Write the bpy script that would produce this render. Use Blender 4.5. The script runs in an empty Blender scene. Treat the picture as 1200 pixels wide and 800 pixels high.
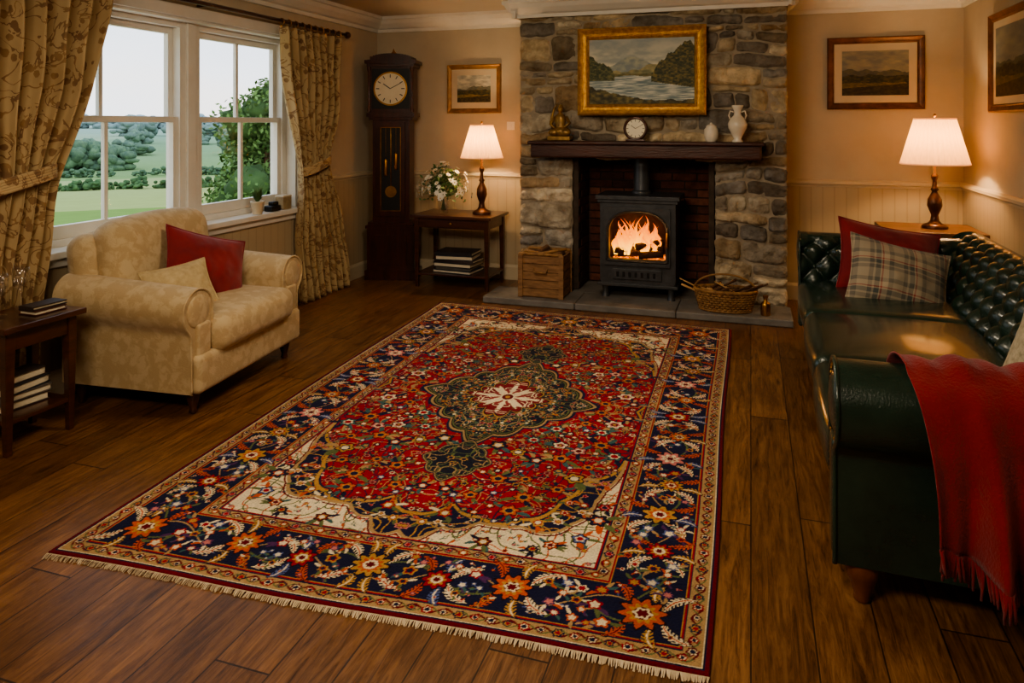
import bpy, math, random
import numpy as np
from math import sin, cos, pi, sqrt, atan2
from mathutils import Vector, Matrix, Euler, noise
random.seed(7)
S=bpy.context.scene
def lin(c):
    return tuple(((x/255)/12.92 if x/255<=.04045 else ((x/255+.055)/1.055)**2.4) for x in c[:3])
def L4(c): return (*lin(c),1)
# ---------------- materials
class NT:
    def __init__(s,name):
        s.m=bpy.data.materials.new(name); s.m.use_nodes=True; s.t=s.m.node_tree
        s.t.nodes.clear(); s.out=s.n('ShaderNodeOutputMaterial')
    def n(s,ty,**k):
        nd=s.t.nodes.new(ty)
        for a,b in k.items(): setattr(nd,a,b)
        return nd
    def l(s,a,b): s.t.links.new(a,b)
    def setin(s,nd,i,v):
        if hasattr(v,'links') or hasattr(v,'is_linked'): s.l(v,nd.inputs[i])
        else: nd.inputs[i].default_value=v
    def math(s,op,a,b=0.0,c=None):
        nd=s.n('ShaderNodeMath',operation=op); s.setin(nd,0,a); s.setin(nd,1,b)
        if c is not None: s.setin(nd,2,c)
        return nd.outputs[0]
    def mix(s,f,a,b,bt='MIX'):
        nd=s.n('ShaderNodeMix',data_type='RGBA',blend_type=bt)
        s.setin(nd,0,f); s.setin(nd,6,a); s.setin(nd,7,b); return nd.outputs[2]
    def coord(s,which='Object',scale=(1,1,1)):
        tc=s.n('ShaderNodeTexCoord'); mp=s.n('ShaderNodeMapping'); mp.inputs['Scale'].default_value=scale
        s.l(tc.outputs[which],mp.inputs[0]); return mp.outputs[0]
    def noise(s,vec,scale,detail=4,rough=.5,dist=0):
        nd=s.n('ShaderNodeTexNoise'); s.l(vec,nd.inputs['Vector']); nd.inputs['Scale'].default_value=scale
        nd.inputs['Detail'].default_value=detail; nd.inputs['Roughness'].default_value=rough; nd.inputs['Distortion'].default_value=dist
        return nd.outputs[0]
    def ramp(s,f,stops,interp='LINEAR'):
        nd=s.n('ShaderNodeValToRGB'); nd.color_ramp.interpolation=interp
        e=nd.color_ramp.elements
        while len(e)<len(stops): e.new(.5)
        for i,(p,c) in enumerate(stops):
            e[i].position=p; e[i].color=c if len(c)==4 else (*c,1)
        s.l(f,nd.inputs[0]); return nd.outputs[0]
    def bump(s,h,strength=.3,dist=.01):
        nd=s.n('ShaderNodeBump'); nd.inputs['Strength'].default_value=strength; nd.inputs['Distance'].default_value=dist
        s.l(h,nd.inputs['Height']); return nd.outputs[0]
    def bsdf(s,color,rough=.5,metal=0,normal=None,**k):
        b=s.n('ShaderNodeBsdfPrincipled'); s.setin(b,'Base Color',color); s.setin(b,'Roughness',rough); s.setin(b,'Metallic',metal)
        if normal is not None: s.l(normal,b.inputs['Normal'])
        for a,v in k.items(): s.setin(b,a.replace('_',' '),v)
        s.l(b.outputs[0],s.out.inputs[0]); return b
def pm(name,c1,c2=None,scale=8,rough=.5,metal=0,bump=0,bscale=80,st=(1,1,1),vcol=False,bd=.01,**k):
    t=NT(name); v=t.coord('Object',st)
    c2=c2 or tuple(x*.8 for x in c1)
    nz=t.noise(v,scale,5,.6)
    col=t.ramp(nz,[(.3,lin(c2)),(.7,lin(c1))])
    if vcol:
        a=t.n('ShaderNodeVertexColor',layer_name='Col'); col=t.mix(1.0,col,a.outputs[0],'MULTIPLY')
    nr=None
    if bump: nr=t.bump(t.noise(v,bscale,4,.6),bump,bd)
    t.bsdf(col,rough,metal,nr,**k); return t.m
def vcm(name,rough=.8,bump=0,bscale=200,**k):
    t=NT(name); a=t.n('ShaderNodeVertexColor',layer_name='Col'); nr=None
    if bump: nr=t.bump(t.noise(t.coord(),bscale,4,.6),bump,.004)
    t.bsdf(a.outputs[0],rough,0,nr,**k); return t.m

# ---------------- mesh builder
class MB:
    def __init__(s): s.v=[];s.f=[];s.mi=[];s.sm=[];s.c=[];s.mats=[];s.M=Matrix.Identity(4);s.col=(1,1,1)
    def add(s,vs,fs,mat,smooth=True,cols=None):
        if mat not in s.mats: s.mats.append(mat)
        k=s.mats.index(mat); o=len(s.v)
        s.v+= [tuple(s.M@Vector(p)) for p in vs]
        s.c+= cols if cols else [s.col]*len(vs)
        for f in fs: s.f.append([i+o for i in f]); s.mi.append(k); s.sm.append(smooth)
    def box(s,x0,x1,y0,y1,z0,z1,mat,R=None):
        vs=[(x,y,z) for x in(x0,x1) for y in(y0,y1) for z in(z0,z1)]
        if R is not None:
            c=Vector(((x0+x1)/2,(y0+y1)/2,(z0+z1)/2)); vs=[tuple(c+R@(Vector(p)-c)) for p in vs]
        s.add(vs,[(0,1,3,2),(4,6,7,5),(0,4,5,1),(2,3,7,6),(0,2,6,4),(1,5,7,3)],mat,False)
    def grid(s,fn,nu,nv,mat,cu=False,cv=False,smooth=True,cfn=None):
        a=nu if cu else nu+1; b=nv if cv else nv+1
        vs=[fn(i/nu,j/nv) for i in range(a) for j in range(b)]
        cols=[cfn(i/nu,j/nv) for i in range(a) for j in range(b)] if cfn else None
        fs=[]
        for i in range(nu):
            for j in range(nv):
                i2=(i+1)%a; j2=(j+1)%b
                fs.append((i*b+j,i2*b+j,i2*b+j2,i*b+j2))
        s.add(vs,fs,mat,smooth,cols)
    def lathe(s,c,prof,mat,seg=24,sx=1,sy=1,smooth=True):
        n=len(prof)-1
        def fn(u,v):
            r,z=prof[round(v*n)]; th=2*pi*u
            return (c[0]+r*cos(th)*sx,c[1]+r*sin(th)*sy,c[2]+z)
        s.grid(fn,seg,n,mat,cu=True,smooth=smooth)
        for k in (0,n):
            r,z=prof[k]
            if r>.0005:
                s.add([(c[0]+r*cos(2*pi*i/seg)*sx,c[1]+r*sin(2*pi*i/seg)*sy,c[2]+z) for i in range(seg)],[list(range(seg))],mat,False)
    def shell(s,c,prof,mat,seg=24,**k):
        n=len(prof)-1; pl=k.get('pleat',0); npl=k.get('np_',0); sx=k.get('sx',1); sy=k.get('sy',1)
        def fn(u,v):
            r,z=prof[round(v*n)]; th=2*pi*u; rr=r*(1+pl*sin(npl*th))
            return (c[0]+rr*cos(th)*sx,c[1]+rr*sin(th)*sy,c[2]+z)
        s.grid(fn,seg,n,mat,cu=True)
    def ell(s,c,r,mat,seg=14,R=None,nz=0,fq=12):
        c=Vector(c)
        def fn(u,v):
            th=2*pi*u; ph=pi*v
            p=Vector((r[0]*sin(ph)*cos(th),r[1]*sin(ph)*sin(th),r[2]*cos(ph)))
            if nz: p*=1+nz*noise.noise(p*fq+c*3)
            if R is not None: p=R@p
            return tuple(c+p)
        s.grid(fn,seg,max(6,seg//2),mat,cu=True)
    def tube(s,pts,r,mat,seg=8,caps=True,closed=False):
        P=[Vector(p) for p in pts]; n=len(P)
        rr=r if isinstance(r,(list,tuple)) else [r]*n
        vs=[]
        prev=None
        for i,p in enumerate(P):
            if closed: t=P[(i+1)%n]-P[i-1]
            else: t=P[min(i+1,n-1)]-P[max(i-1,0)]
            t.normalize()
            if prev is None:
                a=Vector((0,0,1)) if abs(t.z)<.9 else Vector((1,0,0))
                u=t.cross(a).normalized()
            else:
                u=(prev-t*prev.dot(t)).normalized()
            prev=u; w=t.cross(u)
            for k in range(seg):
                an=2*pi*k/seg; vs.append(tuple(p+(u*cos(an)+w*sin(an))*rr[i]))
        fs=[]
        for i in range(n if closed else n-1):
            j=(i+1)%n
            for k in range(seg):
                k2=(k+1)%seg; fs.append((i*seg+k,i*seg+k2,j*seg+k2,j*seg+k))
        if caps and not closed: fs+= [list(range(seg))[::-1],[(n-1)*seg+k for k in range(seg)]]
        s.add(vs,fs,mat,True)
    def rbox(s,c,size,r,mat,puff=0,R=None,seg=5):
        h=Vector(size)/2; c=Vector(c); r=min(r,h.x*.99,h.y*.99,h.z*.99)
        def samples(hh):
            a=[-hh+r*(1-cos(pi/2*i/seg)) for i in range(seg)]
            inner=[-(hh-r)+2*(hh-r)*i/8 for i in range(9)]
            return a+inner+[-x for x in a[::-1]]
        def mp(p):
            q=Vector(tuple(max(-(h[i]-r),min(h[i]-r,p[i])) for i in range(3))); d=p-q
            if d.length>1e-9: p=q+d.normalized()*r
            if puff:
                a=[1-(p[i]/h[i])**2 for i in range(3)]
                p=Vector((p.x*(1+puff/h.x*a[1]*a[2]*.6),p.y*(1+puff/h.y*a[0]*a[2]*.6),p.z*(1+puff/h.z*a[0]*a[1])))
            if R is not None: p=R@p
            return tuple(c+p)
        for ax in range(3):
            b,d=[i for i in range(3) if i!=ax]; sb=samples(h[b]); sd=samples(h[d])
            for sg in (-1,1):
                vs=[]
                for x in sb:
                    for y in sd:
                        p=[0,0,0]; p[ax]=sg*h[ax]; p[b]=x; p[d]=y; vs.append(mp(Vector(p)))
                nb,nd=len(sb),len(sd)
                fs=[(i*nd+j,(i+1)*nd+j,(i+1)*nd+j+1,i*nd+j+1) for i in range(nb-1) for j in range(nd-1)]
                s.add(vs,fs,mat,True)
    def build(s,name,bevel=0,matrix=None,parent=None):
        me=bpy.data.meshes.new(name); 
        V=np.array(s.v); 
        if matrix is None:
            o=(V.min(0)+V.max(0))/2; o[2]=V[:,2].min(); V=V-o; matrix=Matrix.Translation(Vector(o))
        me.from_pydata(V.tolist(),[],s.f)
        for m in s.mats: me.materials.append(m)
        me.polygons.foreach_set('material_index',s.mi); me.polygons.foreach_set('use_smooth',s.sm)
        at=me.color_attributes.new('Col','FLOAT_COLOR','POINT')
        C=np.ones((len(s.v),4),dtype=np.float32); C[:,:3]=np.array(s.c); at.data.foreach_set('color',C.ravel())
        me.update()
        ob=bpy.data.objects.new(name,me); S.collection.objects.link(ob); ob.matrix_world=matrix
        if bevel:
            b=ob.modifiers.new('b','BEVEL'); b.width=bevel; b.segments=2; b.limit_method='ANGLE'; b.angle_limit=math.radians(50)
        if parent: ob.parent=parent; ob.matrix_parent_inverse=parent.matrix_world.inverted()
        return ob
def resample(pts,n):
    P=np.array(pts,float); d=np.r_[0,np.cumsum(np.hypot(*np.diff(P,axis=0).T))]
    t=np.linspace(0,d[-1],n); return np.c_[np.interp(t,d,P[:,0]),np.interp(t,d,P[:,1])],t
def sweep(mb,prof,s0,s1,ns,mapf,mat,tuft=None,n=60,caps=True,btn=None):
    P,T=resample(prof,n); dP=np.gradient(P,axis=0); dP/=np.hypot(dP[:,0],dP[:,1])[:,None]+1e-9
    def fn(u,v):
        s=s0+(s1-s0)*u; j=round(v*(n-1)); a,z=P[j]; arc=T[j]
        if tuft:
            ps,pa,dep,am=tuft
            if arc<am:
                f=min(1,(am-arc)/.05); h=-dep*(1-abs(sin(pi*(s/ps+arc/pa))*sin(pi*(s/ps-arc/pa)))**.5)*f
                a+=-dP[j,1]*h; z+=dP[j,0]*h
        return mapf(s,a,z)
    mb.grid(fn,ns,n-1,mat)
    if caps:
        for s in (s0,s1): mb.add([mapf(s,a,z) for a,z in P],[list(range(n))],mat,False)
    if tuft and btn:
        ps,pa,dep,am=tuft
        for m in range(-60,120):
            for q in range(-60,120):
                s=ps*(m+q)/2; arc=pa*(m-q)/2
                if s0+.03<s<s1-.03 and .02<arc<am-.04:
                    a=np.interp(arc,T,P[:,0]); z=np.interp(arc,T,P[:,1]); dx=np.interp(arc,T,dP[:,0]); dz=np.interp(arc,T,dP[:,1])
                    h=-dep*.75; mb.ell(mapf(s,a-dz*h,z+dx*h),(.012,.012,.012),btn,8)
def frot(deg): return Matrix.Rotation(math.radians(deg),4,'Z')

# ---- numpy noise
def vn(X,Y,scale,seed):
    rs=np.random.RandomState(seed); G=rs.rand(64,64)
    x=X*scale%63; y=Y*scale%63; i=x.astype(int); j=y.astype(int); fx=x-i; fy=y-j
    fx=fx*fx*(3-2*fx); fy=fy*fy*(3-2*fy); i2=(i+1)%64; j2=(j+1)%64
    return (G[i,j]*(1-fx)+G[i2,j]*fx)*(1-fy)+(G[i,j2]*(1-fx)+G[i2,j2]*fx)*fy
def fbm(X,Y,scale,seed,o=4):
    r=0;a=.5
    for k in range(o): r=r+a*vn(X,Y,scale*2**k,seed+k); a*=.5
    return r/(1-.5**o)
# ---------------- common mats
M_wood=pm('dark_mahogany',(88,48,28),(48,25,15),3,.28,bump=.15,bscale=30,st=(1,1,8),Coat_Weight=.3)
M_wood2=pm('clock_mahogany',(78,36,24),(42,20,13),4,.3,bump=.1,bscale=30,st=(6,1,1))
M_brass=pm('brass',(200,152,72),(160,112,48),20,.3,1)
M_gold=pm('gilt',(232,184,96),(182,128,54),30,.36,.7,bump=.5,bscale=70)
M_white=pm('white_paint',(228,224,214),(218,213,202),5,.4)
M_cream=pm('cream_trim_paint',(206,190,162),(194,178,149),3,.5)
M_wall=pm('wall_plaster',(195,181,157),(183,168,144),2.5,.85,bump=.1,bscale=60)
M_ceil=pm('ceiling_plaster',(206,196,180),(198,188,170),2,.9)
M_iron=pm('cast_iron',(78,80,82),(58,60,62),15,.42,.3,bump=.12,bscale=120)
M_black=pm('black_paint',(14,13,12),(8,8,8),10,.5)
# ---------------- room constants
XL,XR,YB,YF,ZC=-3.65,1.62,6.65,-1.3,2.58
# floor
t=NT('oak_floorboards'); tc=t.n('ShaderNodeTexCoord'); sp=t.n('ShaderNodeSeparateXYZ'); t.l(tc.outputs['Object'],sp.inputs[0])
X,Y=sp.outputs[0],sp.outputs[1]
px=t.math('DIVIDE',X,.178); pid=t.math('FLOOR',px); pf=t.math('FRACT',px)
wn=t.n('ShaderNodeTexWhiteNoise',noise_dimensions='1D'); t.l(pid,wn.inputs['W'])
py=t.math('DIVIDE',t.math('ADD',Y,t.math('MULTIPLY',wn.outputs[0],7)),2.0); yid=t.math('FLOOR',py); yf=t.math('FRACT',py)
cx=t.n('ShaderNodeCombineXYZ'); t.l(pid,cx.inputs[0]); t.l(yid,cx.inputs[1])
wn2=t.n('ShaderNodeTexWhiteNoise',noise_dimensions='3D'); t.l(cx.outputs[0],wn2.inputs['Vector'])
gx=t.n('ShaderNodeCombineXYZ'); t.l(t.math('MULTIPLY',X,48),gx.inputs[0]); t.l(t.math('MULTIPLY',Y,3.4),gx.inputs[1]); t.l(t.math('MULTIPLY',wn2.outputs[0],40),gx.inputs[2])
g1=t.noise(gx.outputs[0],1,9,.8,1.1)
gx2=t.n('ShaderNodeCombineXYZ'); t.l(t.math('MULTIPLY',X,7),gx2.inputs[0]); t.l(t.math('MULTIPLY',Y,2.5),gx2.inputs[1]); t.l(t.math('MULTIPLY',wn2.outputs[0],20),gx2.inputs[2])
g2=t.noise(gx2.outputs[0],1.5,6,.65)
col=t.ramp(g1,[(.33,lin((72,46,26))),(.48,lin((136,94,56))),(.66,lin((176,130,84)))])
col=t.mix(.85,col,t.ramp(wn2.outputs[0],[(0,(.60,.57,.54)),(1,(1.0,1.0,1.0))]),'MULTIPLY')
col=t.mix(.75,col,t.ramp(g2,[(.32,(.5,.46,.42)),(.62,(1,1,1))]),'MULTIPLY')
wr=t.noise(t.coord('Object',(1,.6,1)),1.3,5,.65); col=t.mix(.6,col,t.ramp(wr,[(.38,(.66,.62,.58)),(.62,(1.05,1.03,1.0))]),'MULTIPLY')
kv=t.n('ShaderNodeTexVoronoi'); kc=t.n('ShaderNodeCombineXYZ'); t.l(t.math('MULTIPLY',X,5),kc.inputs[0]); t.l(t.math('MULTIPLY',Y,1.3),kc.inputs[1]); t.l(kc.outputs[0],kv.inputs['Vector']); kv.inputs['Scale'].default_value=1
kn=t.ramp(kv.outputs['Distance'],[(.03,(1,1,1)),(.10,(0,0,0))])
col=t.mix(t.math('MULTIPLY',kn,.75),col,L4((44,26,14)))
e1=t.math('GREATER_THAN',t.math('ABSOLUTE',t.math('SUBTRACT',pf,.5)),.487)
e2=t.math('GREATER_THAN',t.math('ABSOLUTE',t.math('SUBTRACT',yf,.5)),.4984)
gap=t.math('MAXIMUM',e1,e2)
col=t.mix(t.math('MULTIPLY',gap,.85),col,L4((26,16,10)))
hh=t.math('SUBTRACT',t.math('ADD',t.math('MULTIPLY',g1,.45),t.math('MULTIPLY',g2,.6)),gap)
rg=t.math('ADD',t.math('MULTIPLY',g1,.25),.20)
t.bsdf(col,rg,0,t.bump(hh,.45,.004)); M_floor=t.m
mb=MB(); mb.box(XL-.25,XR+.15,YF-.15,YB+.15,-.15,0,M_floor); mb.build('floor',matrix=Matrix.Identity(4))
mb=MB(); mb.box(XL-.25,XR+.15,YF-.15,YB+.15,ZC,ZC+.15,M_ceil); mb.build('ceiling')
mb=MB(); mb.box(XL-.25,XR+.15,YB,YB+.15,0,ZC,M_wall); mb.build('wall_back')
mb=MB(); mb.box(XR,XR+.15,YF,YB,0,ZC,M_wall); mb.build('wall_right')
mb=MB(); mb.box(XL-.25,XR+.15,YF-.15,YF,0,ZC,M_wall); mb.build('wall_front')
WY0,WY1,WZ0,WZ1=2.8,5.26,.78,2.22
mb=MB(); xl0=XL-.25
mb.box(xl0,XL,YF,WY0,0,ZC,M_wall); mb.box(xl0,XL,WY1,YB,0,ZC,M_wall)
mb.box(xl0,XL,WY0,WY1,0,WZ0,M_wall); mb.box(xl0,XL,WY0,WY1,WZ1,ZC,M_wall); mb.build('wall_left')
# wainscot
def beadmat(axis):
    t=NT('beadboard_'+'xy'[axis]); tc=t.n('ShaderNodeTexCoord'); sp=t.n('ShaderNodeSeparateXYZ'); t.l(tc.outputs['Object'],sp.inputs[0])
    f=t.math('FRACT',t.math('MULTIPLY',sp.outputs[axis],11)); g=t.math('LESS_THAN',t.math('ABSOLUTE',t.math('SUBTRACT',f,.5)),.05)
    col=t.mix(t.math('MULTIPLY',g,.2),L4((182,163,132)),L4((112,90,64)))
    t.bsdf(col,.6,0,t.bump(t.math('MULTIPLY',g,-1),.4,.005)); return t.m
BX,BY=beadmat(0),beadmat(1)
CX0,CX1,CY=-1.96,.28,6.15
mb=MB(); mb.box(XL,CX0,YB-.012,YB,.14,.98,BX); mb.box(CX1,XR,YB-.012,YB,.14,.98,BX); mb.build('trim_1')
mb=MB(); mb.box(XL,XL+.012,YF,YB-.012,.14,.76,BY); mb.box(XL,XL+.012,WY1+.06,YB-.012,.76,.98,BY); mb.box(XL,XL+.012,YF,WY0-.06,.76,.98,BY); mb.build('trim_2')
mb=MB(); mb.box(XR-.012,XR,YF,YB-.012,.14,.98,BY); mb.build('trim_3')
def rail(mb,x0,x1,y0,y1,nx,ny,prof,mat):
    vs=[];n=len(prof)
    for (x,y) in ((x0,y0),(x1,y1)):
        for o,z in prof: vs.append((x+nx*o,y+ny*o,z))
    fs=[(i,(i+1)%n,n+(i+1)%n,n+i) for i in range(n)]+[list(range(n)),list(range(n,2*n))]
    mb.add(vs,fs,mat,False)
RP=[(0,.965),(.018,.97),(.022,.985),(.035,.995),(.035,1.015),(.02,1.025),(0,1.03)]
BP=[(0,0),(.022,0),(.022,.12),(.014,.14),(.008,.155),(0,.16)]
CP=[(0,2.43),(.02,2.43),(.025,2.46),(.05,2.47),(.09,2.51),(.11,2.545),(.13,2.55),(.13,2.58),(0,2.58)]
mb=MB()
rail(mb,XL,CX0,YB,YB,0,-1,RP,M_cream); rail(mb,CX1,XR,YB,YB,0,-1,RP,M_cream)
rail(mb,XR,XR,YF,YB,-1,0,RP,M_cream); rail(mb,XL,XL,WY1+.08,YB,1,0,RP,M_cream); rail(mb,XL,XL,YF,WY0-.08,1,0,RP,M_cream)
mb.build('trim_4')
mb=MB(); rail(mb,XL,CX0,YB,YB,0,-1,BP,M_cream); rail(mb,CX1,XR,YB,YB,0,-1,BP,M_cream); mb.build('baseboard_back')
mb=MB(); rail(mb,XL,XL,YF,YB,1,0,BP,M_cream); mb.build('baseboard_left')
mb=MB(); rail(mb,XR,XR,YF,YB,-1,0,BP,M_cream); mb.build('baseboard_right')
mb=MB(); rail(mb,XL,CX0,YB,YB,0,-1,CP,M_white); rail(mb,CX1,XR,YB,YB,0,-1,CP,M_white)
rail(mb,CX0-.05,CX1+.05,CY-.03,CY-.03,0,-1,CP,M_white); rail(mb,CX0,CX0,CY-.1,YB,-1,0,CP,M_white); rail(mb,CX1,CX1,CY-.1,YB,1,0,CP,M_white)
rail(mb,XL,XL,YF,YB,1,0,CP,M_white); rail(mb,XR,XR,YF,YB,-1,0,CP,M_white); mb.build('trim_5')
# ---------------- windows
def thin_glass(name,f):
    t=NT(name); tr=t.n('ShaderNodeBsdfTransparent'); gl=t.n('ShaderNodeBsdfGlossy'); gl.inputs['Roughness'].default_value=.02
    mx=t.n('ShaderNodeMixShader'); lw=t.n('ShaderNodeLayerWeight'); lw.inputs[0].default_value=.3
    t.l(t.math('ADD',f,t.math('MULTIPLY',lw.outputs['Facing'],f*6)),mx.inputs[0]); t.l(tr.outputs[0],mx.inputs[1]); t.l(gl.outputs[0],mx.inputs[2]); t.l(mx.outputs[0],t.out.inputs[0]); return t.m
M_glass=thin_glass('window_glass',.004); M_cg=thin_glass('clear_glass',.07)
def sash_window(y0,y1,name):
    mb=MB(); x=-3.80; z0,z1=WZ0+.02,WZ1
    f=.055; mid=1.53
    mb.box(x-.06,x+.06,y0,y0+f,z0,z1,M_white); mb.box(x-.06,x+.06,y1-f,y1,z0,z1,M_white)
    mb.box(x-.06,x+.06,y0+f,y1-f,z1-f,z1,M_white); mb.box(x-.06,x+.07,y0+f,y1-f,z0,z0+.04,M_white)
    for (a,b,xx,bot,top) in ((z0+.04,mid+.02,x+.022,.075,.04),(mid-.02,z1-f,x-.022,.04,.045)):
        ya,yb=y0+f,y1-f; w=.042
        mb.box(xx-.02,xx+.02,ya,ya+w,a,b,M_white); mb.box(xx-.02,xx+.02,yb-w,yb,a,b,M_white)
        mb.box(xx-.02,xx+.02,ya+w,yb-w,a,a+bot,M_white); mb.box(xx-.02,xx+.02,ya+w,yb-w,b-top,b,M_white)
        c=(ya+yb)/2; mb.box(xx-.014,xx+.014,c-.014,c+.014,a+bot,b-top,M_white)
        mb.box(xx-.002,xx+.002,ya+w,yb-w,a+bot,b-top,M_glass)
    mb.build(name,.003)
sash_window(2.82,4.09,'window_1'); sash_window(4.17,5.24,'window_2')
mb=MB(); mb.box(-3.87,-3.72,4.09,4.17,WZ0+.02,WZ1,M_white)
for (a,b) in ((WY0-.08,WY0),(WY1,WY1+.08)): mb.box(XL,XL+.025,a,b,WZ0,WZ1+.08,M_white)
mb.box(XL,XL+.025,WY0,WY1,WZ1,WZ1+.08,M_white)
mb.box(XL-.24,XL-.0,WY1-.018,WY1,WZ0+.02,WZ1,M_white); mb.box(XL-.24,XL,WY0,WY0+.018,WZ0+.02,WZ1,M_white); mb.box(XL-.24,XL,WY0,WY1,WZ1-.018,WZ1,M_white)
mb.build('trim_6',.003)
mb=MB(); mb.box(XL-.25,XL+.07,WY0-.1,WY1+.1,WZ0-.02,WZ0+.02,M_white); mb.box(XL+.0,XL+.035,WY0-.08,WY1+.08,WZ0-.07,WZ0-.02,M_white); mb.build('window_sill',.006)
# ---------------- chimney breast stones
M_mortar=pm('mortar',(176,162,140),(140,127,108),12,.95,bump=.6,bscale=60)
M_stone=pm('field_stone',(255,252,246),(166,154,138),7,.9,bump=1.0,bscale=26,vcol=True,bd=.025)
OX0,OX1,OZ=-1.47,-.285,1.22
ZS=ZC-.004
mb=MB()
mb.box(CX0+.01,OX0-.01,CY+.02,YB-.001,.001,ZS,M_mortar); mb.box(OX1+.01,CX1-.01,CY+.02,YB-.001,.001,ZS,M_mortar); mb.box(OX0-.01,OX1+.01,CY+.02,YB-.001,OZ,ZS,M_mortar)
rs=random.Random(23)
pal=[(206,190,162),(182,172,156),(226,208,174),(158,151,142),(200,178,144),(212,202,182),(166,153,132),(230,218,194),(150,145,138),(192,166,130),(186,180,168),(140,131,120)]
def wx(x,z): 
    e=min(1,(x-CX0)/.12,(CX1-x)/.12); 
    if z<OZ+.1: e=min(e,abs(x-OX0)/.12,abs(x-OX1)/.12)
    return x+.045*max(0,e)*noise.noise(Vector((x*3,z*3,1.5)))
def wz(x,z):
    return min(ZS,z+.055*noise.noise(Vector((x*2.4,z*3,7.7)))*min(1,z/.1,max(0,(ZC-z))/.1))
def stone(x0,x1,z0,z1):
    g=.0035; x0+=g;x1-=g;z0+=g;z1-=g
    if x1-x0<.02 or z1-z0<.015: return
    w=x1-x0;h=z1-z0; nx=max(5,int(w/.018)); nz=max(4,int(h/.018)); pr=rs.uniform(.022,.055); sd=rs.uniform(0,50)
    c=lin(rs.choice(pal)); k=rs.uniform(.78,1.18); c=tuple(x*k for x in c)
    tx,tz=rs.uniform(-.014,.014),rs.uniform(-.014,.014)
    def fn(u,v):
        a=2*u-1;b=2*v-1
        aa=a*(1-.10*abs(b)**4*(h/w if w>h else 1)); bb=b*(1-.14*abs(a)**5)
        x=(x0+x1)/2+aa*w/2; z=(z0+z1)/2+bb*h/2
        x+=.010*noise.noise(Vector((x*18,z*18,sd))); z+=.012*noise.noise(Vector((x*14,z*14,sd+9)))
        ed=max(0,(1-abs(a)**8)*(1-abs(b)**7))**.5
        y=CY+.025-(pr*ed+(tx*a+tz*b)*ed+.034*ed*noise.fractal(Vector((x*13,z*13,sd)),.8,2,4))
        return (wx(x,z),y,wz(x,z))
    mb.col=c; mb.grid(fn,nx,nz,M_stone)
def fill(x0,x1,z0,z1):
    x=x0
    while x<x1-.01:
        w=rs.uniform(.12,.46)
        if x+w>x1-.09: w=x1-x
        if z1-z0>.14 and rs.random()<.5:
            m=z0+(z1-z0)*rs.uniform(.3,.7); 
            if w>.28 and rs.random()<.6:
                q=x+w*rs.uniform(.35,.65); stone(x,q,z0,m); stone(q,x+w,z0,m)
            else: stone(x,x+w,z0,m)
            if w>.28 and rs.random()<.4:
                q=x+w*rs.uniform(.35,.65); stone(x,q,m,z1); stone(q,x+w,m,z1)
            else: stone(x,x+w,m,z1)
        else: stone(x,x+w,z0,z1)
        x+=w
z=0
while z<ZC-.01:
    h=rs.uniform(.09,.24)
    if z<OZ and z+h>OZ-.07: h=OZ-z
    if z+h>ZC-.08: h=ZC-z
    if z<OZ-.01: fill(CX0,OX0,z,z+h); fill(OX1,CX1,z,z+h)
    else: fill(CX0,CX1,z,z+h)
    z+=h
mb.build('stone_chimney_breast')
# brick lining
M_brick=pm('fire_brick',(255,240,230),(170,150,140),14,.9,bump=.6,bscale=60,vcol=True)
M_mort2=pm('sooty_mortar',(84,70,58),(56,46,38),12,.95)
mb=MB(); mb.box(OX0+.001,OX1-.001,6.6,6.646,.056,OZ-.002,M_mort2)
r_=0; z=.06
while z<1.14:
    x=OX0+.06-(.11 if r_%2 else 0)
    while x<OX1-.06:
        a,b=max(x,OX0+.06),min(x+.205,OX1-.06)
        if b-a>.03:
            c=lin(rs.choice([(122,78,60),(104,68,54),(90,62,52),(134,90,70)])); mb.col=c; mb.box(a,b,6.58,6.605,z,z+.062,M_brick)
        x+=.215
    y=6.19+(.1 if r_%2 else 0)
    while y<6.55:
        for X0,X1 in ((OX0+.0,OX0+.05),(OX1-.05,OX1-.0)):
            mb.col=lin(rs.choice([(122,78,60),(104,68,54),(90,62,52)])); mb.box(X0,X1,y,min(y+.205,6.58),z,z+.062,M_brick)
        y+=.215
    z+=.072; r_+=1
mb.col=(1,1,1); mb.box(OX0,OX0+.045,6.18,6.6,.06,OZ-.002,M_mort2); mb.box(OX1-.045,OX1,6.18,6.6,.06,OZ-.002,M_mort2)
mb.build('fireplace_brick_lining',.004)
# hearth
M_slate=pm('slate_hearth',(134,129,122),(100,96,90),5,.6,bump=.5,bscale=14)
mb=MB(); xs=[-2.14,-1.35,-.55,.30]
for i in range(3): mb.box(xs[i]+.002,xs[i+1]-.002,5.70,6.118,0.001,.055,M_slate)
mb.box(OX0+.0,OX1-.0,6.118,6.58,.001,.055,M_slate)
mb.build('slate_hearth',.008)
# mantel
M_beam=pm('oak_beam',(84,46,32),(48,26,18),3,.45,bump=.5,bscale=12,st=(1,6,6))
mb=MB(); mb.rbox((-.855,6.03,1.275),(1.87,.20,.12),.015,M_beam); mb.rbox((-.855,6.015,1.34),(1.91,.23,.03),.01,M_beam); mb.build('mantel_beam')
MZ=1.356
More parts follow.
